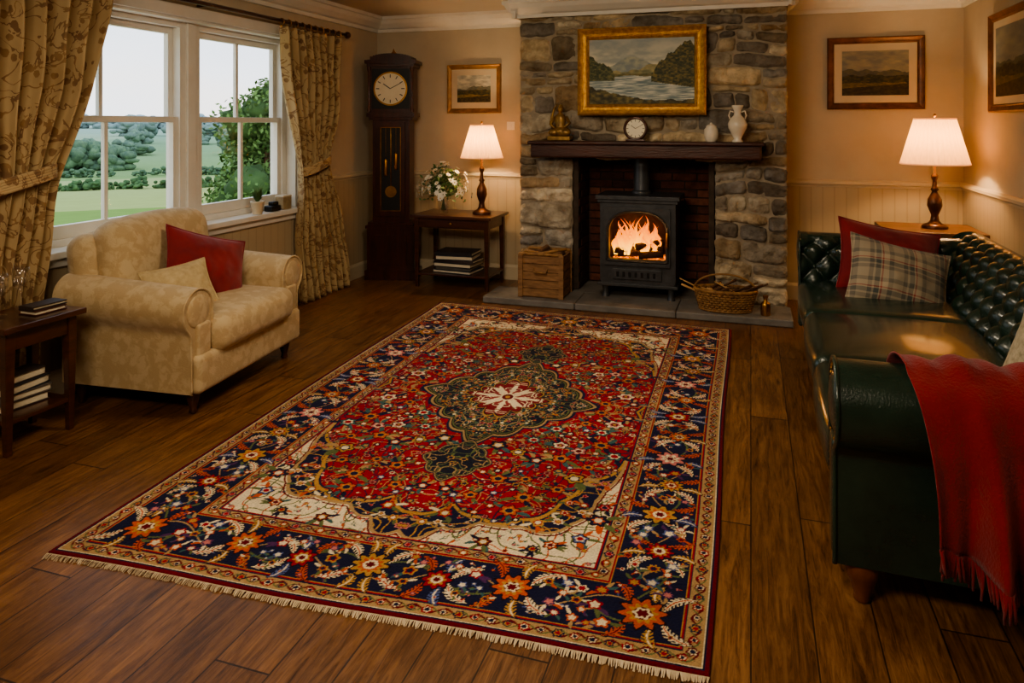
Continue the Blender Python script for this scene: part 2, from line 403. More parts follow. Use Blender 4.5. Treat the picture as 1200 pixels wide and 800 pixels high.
# ---------------- stove
SX=-.89; mb=MB(); y0,y1=6.0,6.42; w=.31
mb.box(SX-w,SX-w+.03,y0+.01,y1,.18,.87,M_iron); mb.box(SX+w-.03,SX+w,y0+.01,y1,.18,.87,M_iron)
mb.box(SX-w+.03,SX+w-.03,y1-.03,y1,.18,.87,M_iron); mb.box(SX-w+.03,SX+w-.03,y0+.02,y1-.03,.18,.21,M_iron)
mb.box(SX-w-.035,SX+w+.035,y0-.03,y1+.01,.872,.905,M_iron); mb.box(SX-w-.018,SX+w+.018,y0-.015,y1,.845,.872,M_iron)
mb.box(SX-w-.02,SX+w+.02,y0-.02,y1,.155,.18,M_iron)
M_soot=pm('sooty_firebrick',(62,40,28),(24,17,12),12,.95)
mb.box(SX-w+.03,SX+w-.03,y1-.06,y1-.032,.21,.845,M_soot); mb.box(SX-w+.03,SX-w+.05,y0+.05,y1-.06,.21,.845,M_soot); mb.box(SX+w-.05,SX+w-.03,y0+.05,y1-.06,.21,.845,M_soot)
mb.box(SX-w+.03,SX+w-.03,y0+.04,y1-.06,.21,.345,M_soot)
for lx in (-w+.04,w-.04):
    for ly in (y0+.04,y1-.06):
        mb.lathe((SX+lx,ly,.056),[(.034,0),(.028,.02),(.022,.05),(.036,.11)],M_iron,12)
hc=.565
def arch(th,sc=1.0):
    c,s_=cos(th),sin(th); hw,b,sd,top=.232*sc,-.185*sc,.05,.2*sc
    lo,hi=0,1
    for _ in range(24):
        m=(lo+hi)/2; x=c*m; z=s_*m
        ins=abs(x)<hw and z>b and (z<sd or ((abs(x)/hw)**2.6+((z-sd)/(top-sd))**2)<1)
        lo,hi=(m,hi) if ins else (lo,m)
    return c*lo,s_*lo
def ring(inn,out,yi,yo,mat,n=96):
    mb.grid(lambda u,v:(SX+(inn(u)[0]*(1-v)+out(u)[0]*v), yi*(1-v)+yo*v, hc+(inn(u)[1]*(1-v)+out(u)[1]*v)),n,1,mat,cu=True,smooth=False)
def rect(u,a=.31,b0=-.385,b1=.3):
    th=2*pi*u; c,s_=cos(th),sin(th); k=min(a/abs(c) if abs(c)>1e-6 else 9,(b1/s_ if s_>1e-6 else 9),(b0/s_ if s_<-1e-6 else 9)); return c*k,s_*k
A=lambda sc:(lambda u:arch(2*pi*u,sc))
ring(A(1.0),rect,y0,y0,M_iron); ring(A(1.0),A(1.0),y0,y0+.04,M_iron)
R2=lambda u:rect(u,.27,-.235,.245)
ring(A(1.0),A(1.0),y0,y0-.022,M_iron); ring(A(1.0),R2,y0-.022,y0-.022,M_iron); ring(R2,R2,y0-.022,y0,M_iron)
ring(A(1.02),A(1.07),y0-.022,y0-.034,M_iron); ring(A(1.07),A(1.12),y0-.034,y0-.022,M_iron)
mb.box(SX-.2,SX+.2,y0-.015,y0,.215,.30,M_iron)
for k in range(7): mb.box(SX-.17+k*.05,SX-.15+k*.05,y0-.02,y0-.014,.235,.28,M_black)
mb.tube([(SX+.25,y0-.02,.5),(SX+.25,y0-.06,.5),(SX+.25,y0-.065,.56),(SX+.25,y0-.06,.62)],.009,M_brass,8)
mb.lathe((SX,6.26,.905),[(.085,0),(.085,.02),(.068,.03),(.068,.3)],M_iron,24)
mb.build('wood_burning_stove',.003)
# fire
t=NT('flame'); a=t.n('ShaderNodeVertexColor',layer_name='Col'); em=t.n('ShaderNodeEmission'); t.l(a.outputs[0],em.inputs[0]); em.inputs[1].default_value=2.2
lw=t.n('ShaderNodeLayerWeight'); lw.inputs[0].default_value=.35; nz=t.noise(t.coord('Object',(30,30,9)),1,3,.6,1.5)
tr=t.n('ShaderNodeBsdfTransparent'); mx=t.n('ShaderNodeMixShader'); f_=t.math('MINIMUM',t.math('ADD',t.math('MULTIPLY',lw.outputs['Facing'],.7),t.math('MULTIPLY',t.math('GREATER_THAN',nz,.54),.45)),1.0)
t.l(f_,mx.inputs[0]); t.l(em.outputs[0],mx.inputs[1]); t.l(tr.outputs[0],mx.inputs[2]); t.l(mx.outputs[0],t.out.inputs[0]); M_flame=t.m
M_log=pm('charred_log',(84,50,30),(28,17,11),10,.95,bump=.8,bscale=40)
t=NT('embers'); nz=t.noise(t.coord(),30,4,.6); em=t.n('ShaderNodeEmission'); t.l(t.ramp(nz,[(.4,(.05,.005,0)),(.6,(1,.2,.01)),(.75,(1,.5,.08))]),em.inputs[0]); em.inputs[1].default_value=2.2; t.l(em.outputs[0],t.out.inputs[0]); M_ember=t.m
mb=MB()
mb.grid(lambda u,v:(SX-.22+.44*u,y0+.08+.25*v,.36+.035*noise.noise(Vector((u*9,v*9,0)))+.02*sin(pi*u)),24,14,M_ember)
for k,(a,b) in enumerate([((-.18,.1,.41),(.16,.2,.41)),((-.2,.22,.42),(.2,.12,.45)),((-.02,.08,.47),(.19,.2,.50)),((.0,.08,.40),(.2,.1,.42)),((-.2,.08,.44),(-.02,.16,.41))]):
    p,q=Vector(a),Vector(b); pts=[tuple(Vector((SX,y0,0))+p.lerp(q,i/6)) for i in range(7)]; mb.tube(pts,[.030+.006*noise.noise(Vector((i,k,0))) for i in range(7)],M_log,10)
rf=random.Random(3)
for k in range(48):
    x=rf.uniform(-.2,.17); y=rf.uniform(.08,.27); h=(.34-abs(x+.03)*.65)*rf.uniform(.4,1.06); r=rf.uniform(.015,.036); ph=rf.uniform(0,6); lean=rf.uniform(-.03,.06)
    def fn(u,v,x=x,y=y,h=h,r=r,ph=ph,lean=lean):
        th=2*pi*u; rr=r*(max(0,sin(pi*min(1,(v*.82+.18)))**1.1))*(1-.45*v); zz=.40+h*v
        return (SX+x+rr*cos(th)+.035*v*sin(7*v+ph)+lean*v,y0+y+rr*.7*sin(th)+.02*v*cos(4*v+ph),zz)
    def cf(u,v): 
        a=np.array([1.5,.72,.06]); b=np.array([1.1,.30,.008]); c=np.array([.7,.08,.002]); 
        return tuple(a*(1-2*v)+b*2*v) if v<.5 else tuple(b*(2-2*v)+c*(2*v-1))
    mb.grid(fn,10,16,M_flame,cu=True,cfn=cf)
mb.build('log_fire')
# ---------------- pictures
def frame_pic(name,c,wd,ht,nrm,fw,fmat,paint,depth=.04,mat_board=0):
    mb=MB(); a,b=wd/2,ht/2
    prof=[(0,-.0),(0,-depth*.8),(.15*fw,-depth),(.3*fw,-depth*.8),(.5*fw,-depth*.62),(.72*fw,-depth*.5),(.82*fw,-depth*.62),(.92*fw,-depth*.5),(fw,-depth*.3),(fw,-.004)]
    vs=[];n=len(prof)
    for sx,sz in ((-1,-1),(1,-1),(1,1),(-1,1)):
        for o,y in prof: vs.append((sx*(a-o),y,sz*(b-o)))
    fs=[]
    for k in range(4):
        k2=(k+1)%4
        for i in range(n-1): fs.append((k*n+i,k*n+i+1,k2*n+i+1,k2*n+i))
    mb.add(vs,fs,fmat,False)
    mb.box(-a+.004,a-.004,-.008,0,-b+.004,b-.004,fmat)
    ia,ib=a-fw,b-fw
    if mat_board:
        mb.box(-ia,ia,-.012,-.008,-ib,ib,M_cream); ia-=mat_board; ib-=mat_board
    ang=atan2(nrm[0],-nrm[1]); Mx=Matrix.Translation(c)@Matrix.Rotation(ang,4,'Z')
    fr=mb.build(name,matrix=Mx)
    nx,nz=240,160; u,v=np.meshgrid(np.linspace(0,1,nx),np.linspace(0,1,nz)); col=paint(u,v)
    cl=np.clip(col/255,0,1)**2.2
    me=bpy.data.meshes.new('canvas'); V=np.c_[((u-.5)*2*ia).ravel(),np.full(u.size,-.0135),((v-.5)*2*ib).ravel()]
    I=np.arange(nx*nz).reshape(nz,nx); F=np.c_[I[:-1,:-1].ravel(),I[:-1,1:].ravel(),I[1:,1:].ravel(),I[1:,:-1].ravel()]
    me.from_pydata(V.tolist(),[],F.tolist()); at=me.color_attributes.new('Col','FLOAT_COLOR','POINT')
    C=np.ones((nx*nz,4),np.float32); C[:,:3]=cl.reshape(-1,3); at.data.foreach_set('color',C.ravel()); me.materials.append(M_canvas)
    ob=bpy.data.objects.new('canvas',me); S.collection.objects.link(ob); ob.parent=fr
M_canvas=vcm('oil_canvas',.6,.3,120)
def mixc(a,b,f): return a*(1-f[...,None])+b*f[...,None]
def P(*c): return np.array(c,float)
def river(u,v):
    n=fbm(u*2,v*3,3,5); col=mixc(P(156,162,156),P(240,228,194),np.clip((n-.35)*2.2+.5*(1-v),0,1)); col=mixc(col,P(122,134,144),np.clip((v-.72)*2+(n-.5),0,1)*.7)
    def lay(col,h,c1,c2,sd,sc=6): 
        m=(v<h).astype(float); t=fbm(u*sc,v*sc,4,sd); return mixc(col,mixc(c1+0*col,c2+0*col,np.clip((t-.3)*2,0,1)),m)
    col=lay(col,.56+.16*np.exp(-((u-.42)/.16)**2)+.08*(fbm(u,u*0,8,9)-.5),P(130,140,138),P(172,172,150),21)
    col=lay(col,.50+.09*np.exp(-((u-.6)/.12)**2)+.08*(fbm(u,u*0,12,3)-.5),P(112,114,82),P(176,160,110),22)
    col=lay(col,.46+0*u,P(84,84,48),P(150,132,80),27)
    rip=fbm(u*2,v*16,5,31); wc=mixc(P(110,128,130)+0*col,P(226,222,204)+0*col,np.clip((rip-.30)*2.2,0,1))
    w=(v<.43-.10*np.clip((u-.6)/.4,0,1)-.05*np.clip((.25-u)/.25,0,1)+.01*np.sin(u*20)); col=np.where(w[...,None],wc,col)
    tr_=(v<.44+.46*np.clip((u-.62)/.3,0,1)**.55+.14*(fbm(u,u*0,26,4)-.5))&(u>.60)&(v>.34-.10*np.clip((u-.6)/.4,0,1)); t_=fbm(u*12,v*12,4,23)
    col=np.where(tr_[...,None],mixc(P(48,54,30)+0*col,P(134,116,60)+0*col,np.clip((t_-.3)*2,0,1)),col)
    tl=(v<.44+.30*np.clip((.24-u)/.24,0,1)**.6+.12*(fbm(u,u*0,26,6)-.5))&(u<.25)&(v>.36); t_=fbm(u*12,v*12,4,24); col=np.where(tl[...,None],mixc(P(54,62,38)+0*col,P(126,120,70)+0*col,np.clip((t_-.3)*2,0,1)),col)
    col=lay(col,.06+.22*np.clip(.55-u,0,1)**1.2*2+.08*(fbm(u,u*0,14,8)-.5),P(54,52,30),P(132,118,68),25)
    return col
def moor(sd,sky=(196,184,150),dark=1.0):
    def f(u,v):
        n=fbm(u*2,v*4,3,sd); col=mixc(P(150,150,140),P(*sky),np.clip((n-.3)*2,0,1))
        for h,c1,c2,k in ((.55+.12*(fbm(u,u*0,4,sd+1)-.5)*2,P(96,100,90),P(126,120,92),1),(.45+.1*(fbm(u,u*0,7,sd+2)-.5),P(50,54,38),P(104,92,52),2),(.28+.08*(fbm(u,u*0,9,sd+3)-.5),P(110,96,52),P(150,128,72),3),(.16+.1*u,P(52,46,26),P(92,78,42),4)):
            m=(v<h).astype(float); t=fbm(u*5,v*8,4,sd+10*k); col=mixc(col,mixc(c1+0*col,c2+0*col,np.clip((t-.3)*2,0,1)),m)
        return col*dark
    return f
M_walnut=pm('walnut_frame',(140,90,46),(84,50,26),8,.35,.2,bump=.2)
M_oakfr=pm('gilt_oak_frame',(178,132,76),(130,90,48),12,.4,.3,bump=.2)
frame_pic('gilt_framed_river_painting',(-.872,6.085,1.938),1.06,.735,(0,-1),.095,M_gold,river,.055)
frame_pic('framed_landscape_picture',(-2.58,YB,1.843),.56,.475,(0,-1),.045,M_oakfr,moor(40,(214,206,180)),.03,.06)
frame_pic('framed_moorland_picture',(.975,YB,1.92),.73,.6,(0,-1),.055,M_walnut,moor(60,(200,190,156),.8),.035,.06)
frame_pic('framed_valley_picture',(XR,5.45,1.92),.92,.68,(-1,0),.055,M_walnut,moor(80,(180,176,150),.75),.035,.05)
# ---------------- RUG
def make_rug():
    NX,NY=700,1100; qx,qy=NX//2,NY//2; W,Ln=2.28,3.64; dx,dy=W/NX,Ln/NY
    xs=(np.arange(qx)+.5)*dx; ys=(np.arange(qy)+.5)*dy; X,Y=np.meshgrid(xs,ys); hw,hl=W/2,Ln/2
    ex,ey=hw-X,hl-Y; e=np.minimum(ex,ey)
    RED=P(158,14,34);DR=P(106,12,26);CR=P(232,216,180);NV=P(26,28,60);GD=P(188,142,74);OR=P(196,88,48);PK=P(206,124,118);TL=P(62,98,98);BL=P(84,98,150);GN=P(98,108,66);PU=P(84,46,92);TN=P(176,144,98);DK=P(30,16,26)
    img=np.zeros((qy,qx,3)); img[:]=DR
    def setm(m,c): img[m]=c
    def win(cx,cy,r):
        i0=max(0,int((cx-r)/dx)-1); i1=min(qx,int((cx+r)/dx)+2); j0=max(0,int((cy-r)/dy)-1); j1=min(qy,int((cy+r)/dy)+2)
        return (slice(j0,j1),slice(i0,i1)) if i1>i0 and j1>j0 else None
    def flower(cx,cy,r,cols,n=8,ph=0,outl=DK):
        w=win(cx,cy,r*1.2)
        if not w: return
        a=X[w]-cx;b=Y[w]-cy; d=np.hypot(a,b); th=np.arctan2(b,a); R=r*(.84+.16*np.cos(n*th+ph)); I=img[w]
        if outl is not None: I[d<R*1.1+.003]=outl
        I[d<R]=cols[0]
        if len(cols)>1: I[d<R*.66]=cols[1]
        if len(cols)>2: I[d<r*.40]=cols[2]
        if len(cols)>3: I[d<r*.18]=cols[3]
    def leaf(cx,cy,ln,wd,an,col,vein=None,outl=None,serr=0,curve=0):
        w=win(cx,cy,ln)
        if not w: return
        a=X[w]-cx;b=Y[w]-cy; p=a*cos(an)+b*sin(an); q=-a*sin(an)+b*cos(an); t=p/ln*2; q=q+curve*ln*t*t
        lim=wd*.5*np.clip(1-t*t,0,1)**.8
        if serr: lim=lim*(.7+.3*np.sign(np.sin((p+np.abs(q)*.8)*serr)))
        I=img[w]
        if outl is not None: I[(np.abs(q)<lim+.0035)&(np.abs(t)<1)]=outl
        I[(np.abs(q)<lim)&(np.abs(t)<1)]=col
        if vein is not None: I[(np.abs(q)<.0024)&(np.abs(t)<.8)]=vein
    rr=random.Random(5)
    pts=[]
    def scatter(mask,n,r0,r1,pals,leaves=(GN,),gap=1.15,lf=2,outl=DK,tries=12):
        loc=[]
        for _ in range(n*tries):
            cx=rr.uniform(0,hw); cy=rr.uniform(0,hl); r=rr.uniform(r0,r1); j=min(qy-1,int(cy/dy)); i=min(qx-1,int(cx/dx))
            if not mask[j,i]: continue
            ok=True
            for (a,b) in ((r,0),(-r,0),(0,r),(0,-r)):
                jj=min(qy-1,max(0,int((cy+b)/dy))); ii=min(qx-1,max(0,int((cx+a)/dx)))
                if not mask[jj,ii]: ok=False;break
            if not ok: continue
            if any((cx-a)**2+(cy-b)**2<((r+c)*gap)**2 for a,b,c in pts): continue
            pts.append((cx,cy,r)); loc.append((cx,cy,r))
            if len(loc)>=n: break
        for cx,cy,r in loc:
            for k in range(lf):
                an=rr.uniform(0,2*pi); leaf(cx+cos(an)*r*1.55,cy+sin(an)*r*1.55,r*1.8,r*.6,an,rr.choice(leaves),curve=rr.uniform(-.2,.2))
        for cx,cy,r in loc: flower(cx,cy,r,rr.choice(pals),rr.choice([5,6,8]),rr.uniform(0,6),outl)
    def line(f,lvl,w):
        gy,gx_=np.gradient(f,dy,dx); return np.abs(f-lvl)/(np.hypot(gx_,gy)+.25)<w
    def vines(mask,col,sc,sd,w=.0022):
        f=fbm(X,Y,sc,sd,2); g=fbm(X+3,Y+5,sc,sd+7,2)
        for l_ in (.42,.58): setm(mask&line(f,l_,w),col)
        setm(mask&line(g,.5,w),col)
    # field
    B=.405
    fw,fl=hw-B,hl-B; fa,fb=X/fw,Y/fl; field=e>B
    th=np.arctan2(fb,fa); f=(fa**3.0*.56+fb**2.8*.84)**(1/2.6)
    fr=f-.085*np.abs(np.sin(4.5*th+.2))-.018*np.abs(np.sin(16*th))
    setm(field,CR)
    g1=.745; g2=.815+.06*np.sin(9*th+1.2)
    red=field&(fr<g1); nav=field&(fr>=g1)&(fr<g2); crm=field&~red&~nav
    setm(red,RED); setm(nav,NV)
    vines(red,TN,6,3,.0020); vines(red,NV,5,33,.0022); vines(nav,GD,8,13,.0025); vines(crm,GN,7,43,.0028); vines(crm,OR,6,23,.0022)
    setm(field&line(fr,g1,.0075),GD); setm(field&line(fr,g1-.012,.004),NV)
    q=fr-g2; ok2=(g2>g1); setm(field&ok2&line(q,0,.006),TN); setm(field&ok2&line(q,.014,.003),DR)
    def med(cx,cy,a,b,p,k,n):
        u_=np.abs(X-cx)/a; v_=np.abs(Y-cy)/b; t_=np.arctan2((Y-cy)/b,(X-cx)/a); return (u_**p+v_**p)**(1/p)/(1+k*np.abs(np.cos(n*t_))-k*.5)
    m=med(0,0,.47,.60,1.10,.10,8); pen=med(0,.78,.15,.19,1.35,.15,4)
    far=(m>1.03)&(pen>1.04)
    # borders
    for a,b,c in ((0,.016,DR),(.016,.022,NV),(.022,.027,CR),(.027,.080,TN),(.080,.086,NV),(.086,.092,RED),(.092,.096,GD),(.096,.334,NV),(.334,.338,GD),(.338,.346,RED),(.346,.392,TN),(.392,.397,NV),(.397,.405,RED)):
        setm((e>=a)&(e<b),c)
    side=ex<ey; s=np.where(side,Y,X)
    for cc,cols in ((.0535,[[DR,CR,NV],[NV,GD,RED],[RED,CR,NV]]),(.369,[[DR,CR,NV],[NV,PK,RED],[RED,GD,CR]])):
        setm((np.abs(e-cc-.014*np.sin(s*2*pi/.104))<.0045)&(np.abs(e-cc)<.022),DR)
        setm((np.abs(e-cc+.014*np.sin(s*2*pi/.104))<.003)&(np.abs(e-cc)<.022),GN)
        for k in range(60):
            p=.02+k*.052
            for (x,y) in ((hw-cc,p),(p,hl-cc)):
                if x<=hw-cc+.001 and y<=hl-cc+.001:
                    flower(x,y,.021 if k%2 else .016,cols[k%3],6,k,None)
    # main border
    bc=.215; navm=(e>.098)&(e<.332)
    setm(navm&(np.abs(e-bc-.055*np.sin(s*2*pi/.5))<.0045),GN); setm(navm&(np.abs(e-bc+.06*np.sin(s*2*pi/.5+.6))<.0035),TN)
    big=[[GD,OR,CR,RED],[RED,GD,CR,NV],[OR,GD,DR,CR],[PK,CR,RED,GD],[GD,RED,GD,NV]]
    def palm(x,y,r,ax,k):
        for sg in (-1,1):
            for q,(ln,c,v) in enumerate(((.125,CR,OR),(.105,OR,DR),(.095,BL if k%2 else GD,CR))):
                an=(pi/2 if ax else 0)+sg*(.72+.3*q) + (pi if q==1 else 0)
                leaf(x+cos(an)*(r+ln*.42),y+sin(an)*(r+ln*.42),ln,.038,an,c,v,DK,serr=400,curve=sg*.18)
        flower(x,y,r,big[k%5],8 if k%2 else 10,k); flower(x,y,r*.42,[CR,DR],6,0,None); pts.append((x,y,r*1.15))
    for k in range(9):
        p=.0+k*.25
        for ax,(x,y) in enumerate(((p,hl-bc-.012*(-1)**k),(hw-bc-.012*(-1)**k,p))):
            if (ax==0 and x<=hw-.42) or (ax==1 and y<=hl-.42): palm(x,y,.066 if k%2==0 else .050,ax,k+ax)
    palm(hw-bc,hl-bc,.075,0,2)
    pz=[[RED,GD],[OR,CR],[CR,RED],[BL,CR],[OR,DR],[GD,RED,NV],[PU,PK],[RED,CR]]
    scatter(navm&(e>.104)&(e<.326),150,.014,.028,pz,(GN,TN,CR,OR,PU,TL),1.1,3,None)
    scatter(navm&(e>.102)&(e<.328),140,.006,.010,pz,(TN,OR,BL),1.3,1,None)
    scatter(crm&far,40,.022,.042,[[RED,PK,NV],[NV,GD,RED],[OR,CR,DR],[BL,CR,RED],[DR,GD,CR],[NV,OR,CR]],(GN,TL,OR,NV),1.35,5)
    scatter(crm&far,90,.008,.015,[[RED,GD],[NV,PK],[OR,DR],[TL,CR]],(GN,TL,OR),1.5,2,None)
    scatter(nav&far,50,.016,.034,[[OR,CR,RED],[CR,RED,GD],[GD,RED,CR],[PK,DR,GD],[RED,GD,CR]],(GN,TN,CR,OR),1.15,4,None)
    scatter(nav&far,120,.007,.013,[[CR,RED],[OR,GD],[PK,RED],[BL,CR]],(GN,TN),1.2,2,None)
    rd=red&far
    scatter(rd,44,.028,.048,[[CR,PK,DR,GD],[NV,GD,CR],[GD,NV,CR],[PK,CR,DR],[TL,CR,RED],[OR,GD,NV],[NV,OR,CR]],(GN,NV,TN,TL),1.35,6)
    scatter(rd,180,.012,.020,[[CR,RED],[NV,CR],[GD,NV],[PK,DR],[TL,GD],[BL,CR],[OR,CR]],(NV,GN,TN,DR),1.3,3,DK)
    scatter(rd,350,.005,.008,[[CR],[GD],[NV],[PK],[TL],[OR]],(NV,TN,DR),1.4,1,None)
    # medallion
    for mm in (m,pen):
        setm(mm<1.04,NV); setm(mm<1.0,TN); setm(mm<.965,DK); setm(mm<.945,GN); setm(mm<.925,DK)
        body=mm<.915; setm(body,P(28,32,48)); vines(body,TN,10,51,.0020); vines(body,GN,9,61,.0024)
    scatter((m<.90)&(m>.42),190,.009,.018,[[TN,DR],[GD,NV],[CR,RED],[TL,CR],[PK,DR],[RED,GD],[GN,CR]],(GN,TN,TL,GD),1.1,4,None)
    scatter((m<.90)&(m>.42),170,.004,.008,[[TN],[CR],[OR]],(GN,TN),1.2,2,None)
    scatter(pen<.84,26,.010,.022,[[TN,DR],[CR,RED],[GD,NV],[RED,CR]],(GN,TN),1.1,3,None)
    m2=med(0,0,.47,.60,1.12,.24,7)
    setm(m2<.47,GD); setm(m2<.452,DK); setm(m2<.43,P(128,30,40)); vines(m2<.42,CR,12,71,.003)
    tt=np.arctan2(Y/.60,X/.47); st=np.hypot(X/.47,Y/.60)
    setm(st<.21+.10*np.cos(8*tt)+.06*np.cos(20*tt),CR); setm(st<.15+.06*np.cos(8*tt+pi),P(150,60,60)); setm(st<.12+.04*np.cos(12*tt),CR); setm(st<.065,DR); setm(st<.03,GD)
    scatter((m2<.42)&(st>.22),60,.006,.012,[[CR,RED],[NV,PK],[OR,DR],[CR,TL]],(GN,CR),1.1,3,None)
    img2=np.concatenate([img[:,::-1],img],1); img2=np.concatenate([img2[::-1],img2],0)
    rs_=np.random.RandomState(1); UX,UY=np.meshgrid(np.linspace(0,W,NX),np.linspace(0,Ln,NY))
    img2*= (.86+.2*rs_.rand(NY,NX,1))*(.88+.22*fbm(UX*.3,UY,8,90)[...,None])
    lc=np.clip(img2/255,0,1); lc=np.where(lc<.04045,lc/12.92,((lc+.055)/1.055)**2.4)
    FL,FR_,BLc,BR=P(-2.325,1.89),P(-.105,2.03),P(-2.47,5.57),P(-.135,5.50)
    u,v=np.meshgrid(np.linspace(0,1,NX),np.linspace(0,1,NY)); u_=u[...,None]; v_=v[...,None]
    XY=(FL*(1-u_)+FR_*u_)*(1-v_)+(BLc*(1-u_)+BR*u_)*v_
    XY[...,0]+=.006*np.sin(v*9)*(2*np.abs(u-.5)); XY[...,1]+=.006*np.sin(u*11)*(2*np.abs(v-.5))
    Z=.0115+.0016*rs_.rand(NY,NX)+.002*(fbm(UX,UY,3,77)-.5); Z[0,:]=Z[-1,:]=Z[:,0]=Z[:,-1]=.001
    V=np.dstack([XY,Z]).reshape(-1,3).astype(np.float32)
    I=np.arange(NX*NY).reshape(NY,NX); F=np.stack([I[:-1,:-1],I[:-1,1:],I[1:,1:],I[1:,:-1]],-1).reshape(-1,4).astype(np.int32)
    me=bpy.data.meshes.new('persian_rug'); me.vertices.add(len(V)); me.vertices.foreach_set('co',V.ravel())
    me.loops.add(F.size); me.loops.foreach_set('vertex_index',F.ravel()); me.polygons.add(len(F)); me.polygons.foreach_set('loop_start',np.arange(0,F.size,4,dtype=np.int32)); me.polygons.foreach_set('loop_total',np.full(len(F),4,np.int32))
    me.update(calc_edges=True)
    at=me.color_attributes.new('Col','FLOAT_COLOR','POINT'); C=np.ones((len(V),4),np.float32); C[:,:3]=lc.reshape(-1,3); at.data.foreach_set('color',C.ravel())
    t=NT('wool_pile'); a=t.n('ShaderNodeVertexColor',layer_name='Col'); t.bsdf(a.outputs[0],.95,0,t.bump(t.noise(t.coord(),420,2,.6),.5,.003),Sheen_Weight=.05,Specular_IOR_Level=.1); me.materials.append(t.m)
    ob=bpy.data.objects.new('persian_rug',me); S.collection.objects.link(ob)
    mb=MB(); Mf=pm('wool_fringe',(216,198,166),(184,164,132),30,.95); r3=random.Random(2)
    for (A_,B_,sg) in ((FL,FR_,-1),(BLc,BR,1)):
        n=480
        for k in range(n):
            q=A_+(B_-A_)*(k+.5)/n; yy=q[1]+.006*sin((k+.5)/n*11)*1; l=.022*r3.uniform(.7,1.2); dxx=r3.uniform(-.006,.006); w_=.0024
            x=q[0]
            mb.add([(x-w_,yy,.009),(x+w_,yy,.009),(x+dxx*.5+w_,yy+sg*l*.5,.007+r3.uniform(0,.003)),(x+dxx*.5-w_,yy+sg*l*.5,.006),(x+dxx+w_*.6,yy+sg*l,.002),(x+dxx-w_*.6,yy+sg*l,.002)],[(0,1,2,3),(3,2,4,5)],Mf)
    mb.build('fringe',parent=ob)
make_rug()
# ---------------- curtains
t=NT('floral_curtain_fabric'); v=t.coord()
vo=t.n('ShaderNodeTexVoronoi'); t.l(v,vo.inputs['Vector']); vo.inputs['Scale'].default_value=13
nzv=t.noise(v,6.5,3,.5,1.5); br=t.math('LESS_THAN',t.math('ABSOLUTE',t.math('SUBTRACT',nzv,.5)),.022)
lf=t.math('LESS_THAN',t.math('ADD',vo.outputs['Distance'],t.math('MULTIPLY',t.noise(v,40,2),.25)),.40)
msk=t.math('MAXIMUM',br,lf); base=t.ramp(t.noise(v,3),[(.3,lin((174,148,106))),(.7,lin((194,170,128)))])
col=t.mix(t.math('MULTIPLY',msk,.75),base,t.ramp(t.noise(v,12),[(.4,lin((104,66,40))),(.6,lin((142,106,62)))]))
t.bsdf(col,.9,0,t.bump(t.noise(v,300,2),.2,.002),Sheen_Weight=.1); M_curt=t.m
def curtain(keys,n,tie,name,ph=0):
    kz=[k[0] for k in keys][::-1]
    def at(z,i): return np.interp(z,kz,[k[i] for k in keys][::-1])
    def sm(z,i): return (at(z-.12,i)+at(z,i)*2+at(z+.12,i))/4
    ztop=keys[0][0]; mb=MB()
    def fn(u,v):
        z=ztop*(1-v)+.015*v; a,b,am=sm(z,1),sm(z,2),sm(z,3)
        y=a+(b-a)*u; w=2*pi*n*u+ph+.5*sin(3*z+ph)
        x=-3.545+am*sin(w)+.3*am*sin(2*w+z*2)+.008*sin(7*u+9*z)
        return (x,y+.012*cos(w),z)
    mb.grid(fn,n*16,70,M_curt)
    zt,ya,yb=tie
    pts=[]
    for k in range(24):
        th=2*pi*k/24; pts.append((-3.55+.075*cos(th),(ya+yb)/2+(yb-ya)/2*1.03*sin(th),zt+.05*sin(th)+.01*cos(th)))
    for dz in (-.028,-.014,0,.014,.028): mb.tube([(p[0],p[1],p[2]+dz) for p in pts],.012,M_curt,8,closed=True)
    ob=mb.build(name); sd=ob.modifiers.new('s','SOLIDIFY'); sd.thickness=.002
curtain([(2.27,4.86,5.76,.055),(1.6,4.98,5.72,.055),(1.14,5.17,5.58,.03),(.7,5.12,5.74,.05),(.0,5.14,5.92,.055)],8,(1.14,5.19,5.58),'floral_curtain')
curtain([(2.27,2.3,3.24,.06),(1.7,2.32,3.14,.055),(1.18,2.45,2.93,.03),(.6,2.42,2.84,.03),(.0,2.38,2.8,.03)],7,(1.2,2.47,2.92),'floral_curtain',1)
mb=MB(); mb.tube([(-3.54,2.15,2.318),(-3.54,5.86,2.318)],.016,M_wood,12); mb.ell((-3.54,5.89,2.318),(.032,.035,.032),M_wood); mb.ell((-3.54,2.12,2.318),(.032,.035,.032),M_wood)
for y in np.r_[np.linspace(4.9,5.74,10),np.linspace(2.34,3.2,10)]: mb.tube([(-3.54+.024*cos(a),y,2.308+.030*sin(a)) for a in np.linspace(0,2*pi,12,endpoint=False)],.004,M_brass,6,closed=True)
for y in (2.2,4.1,5.84): mb.tube([(-3.648,y,2.318),(-3.54,y,2.318)],.01,M_wood,8)
mb.build('curtain_pole')
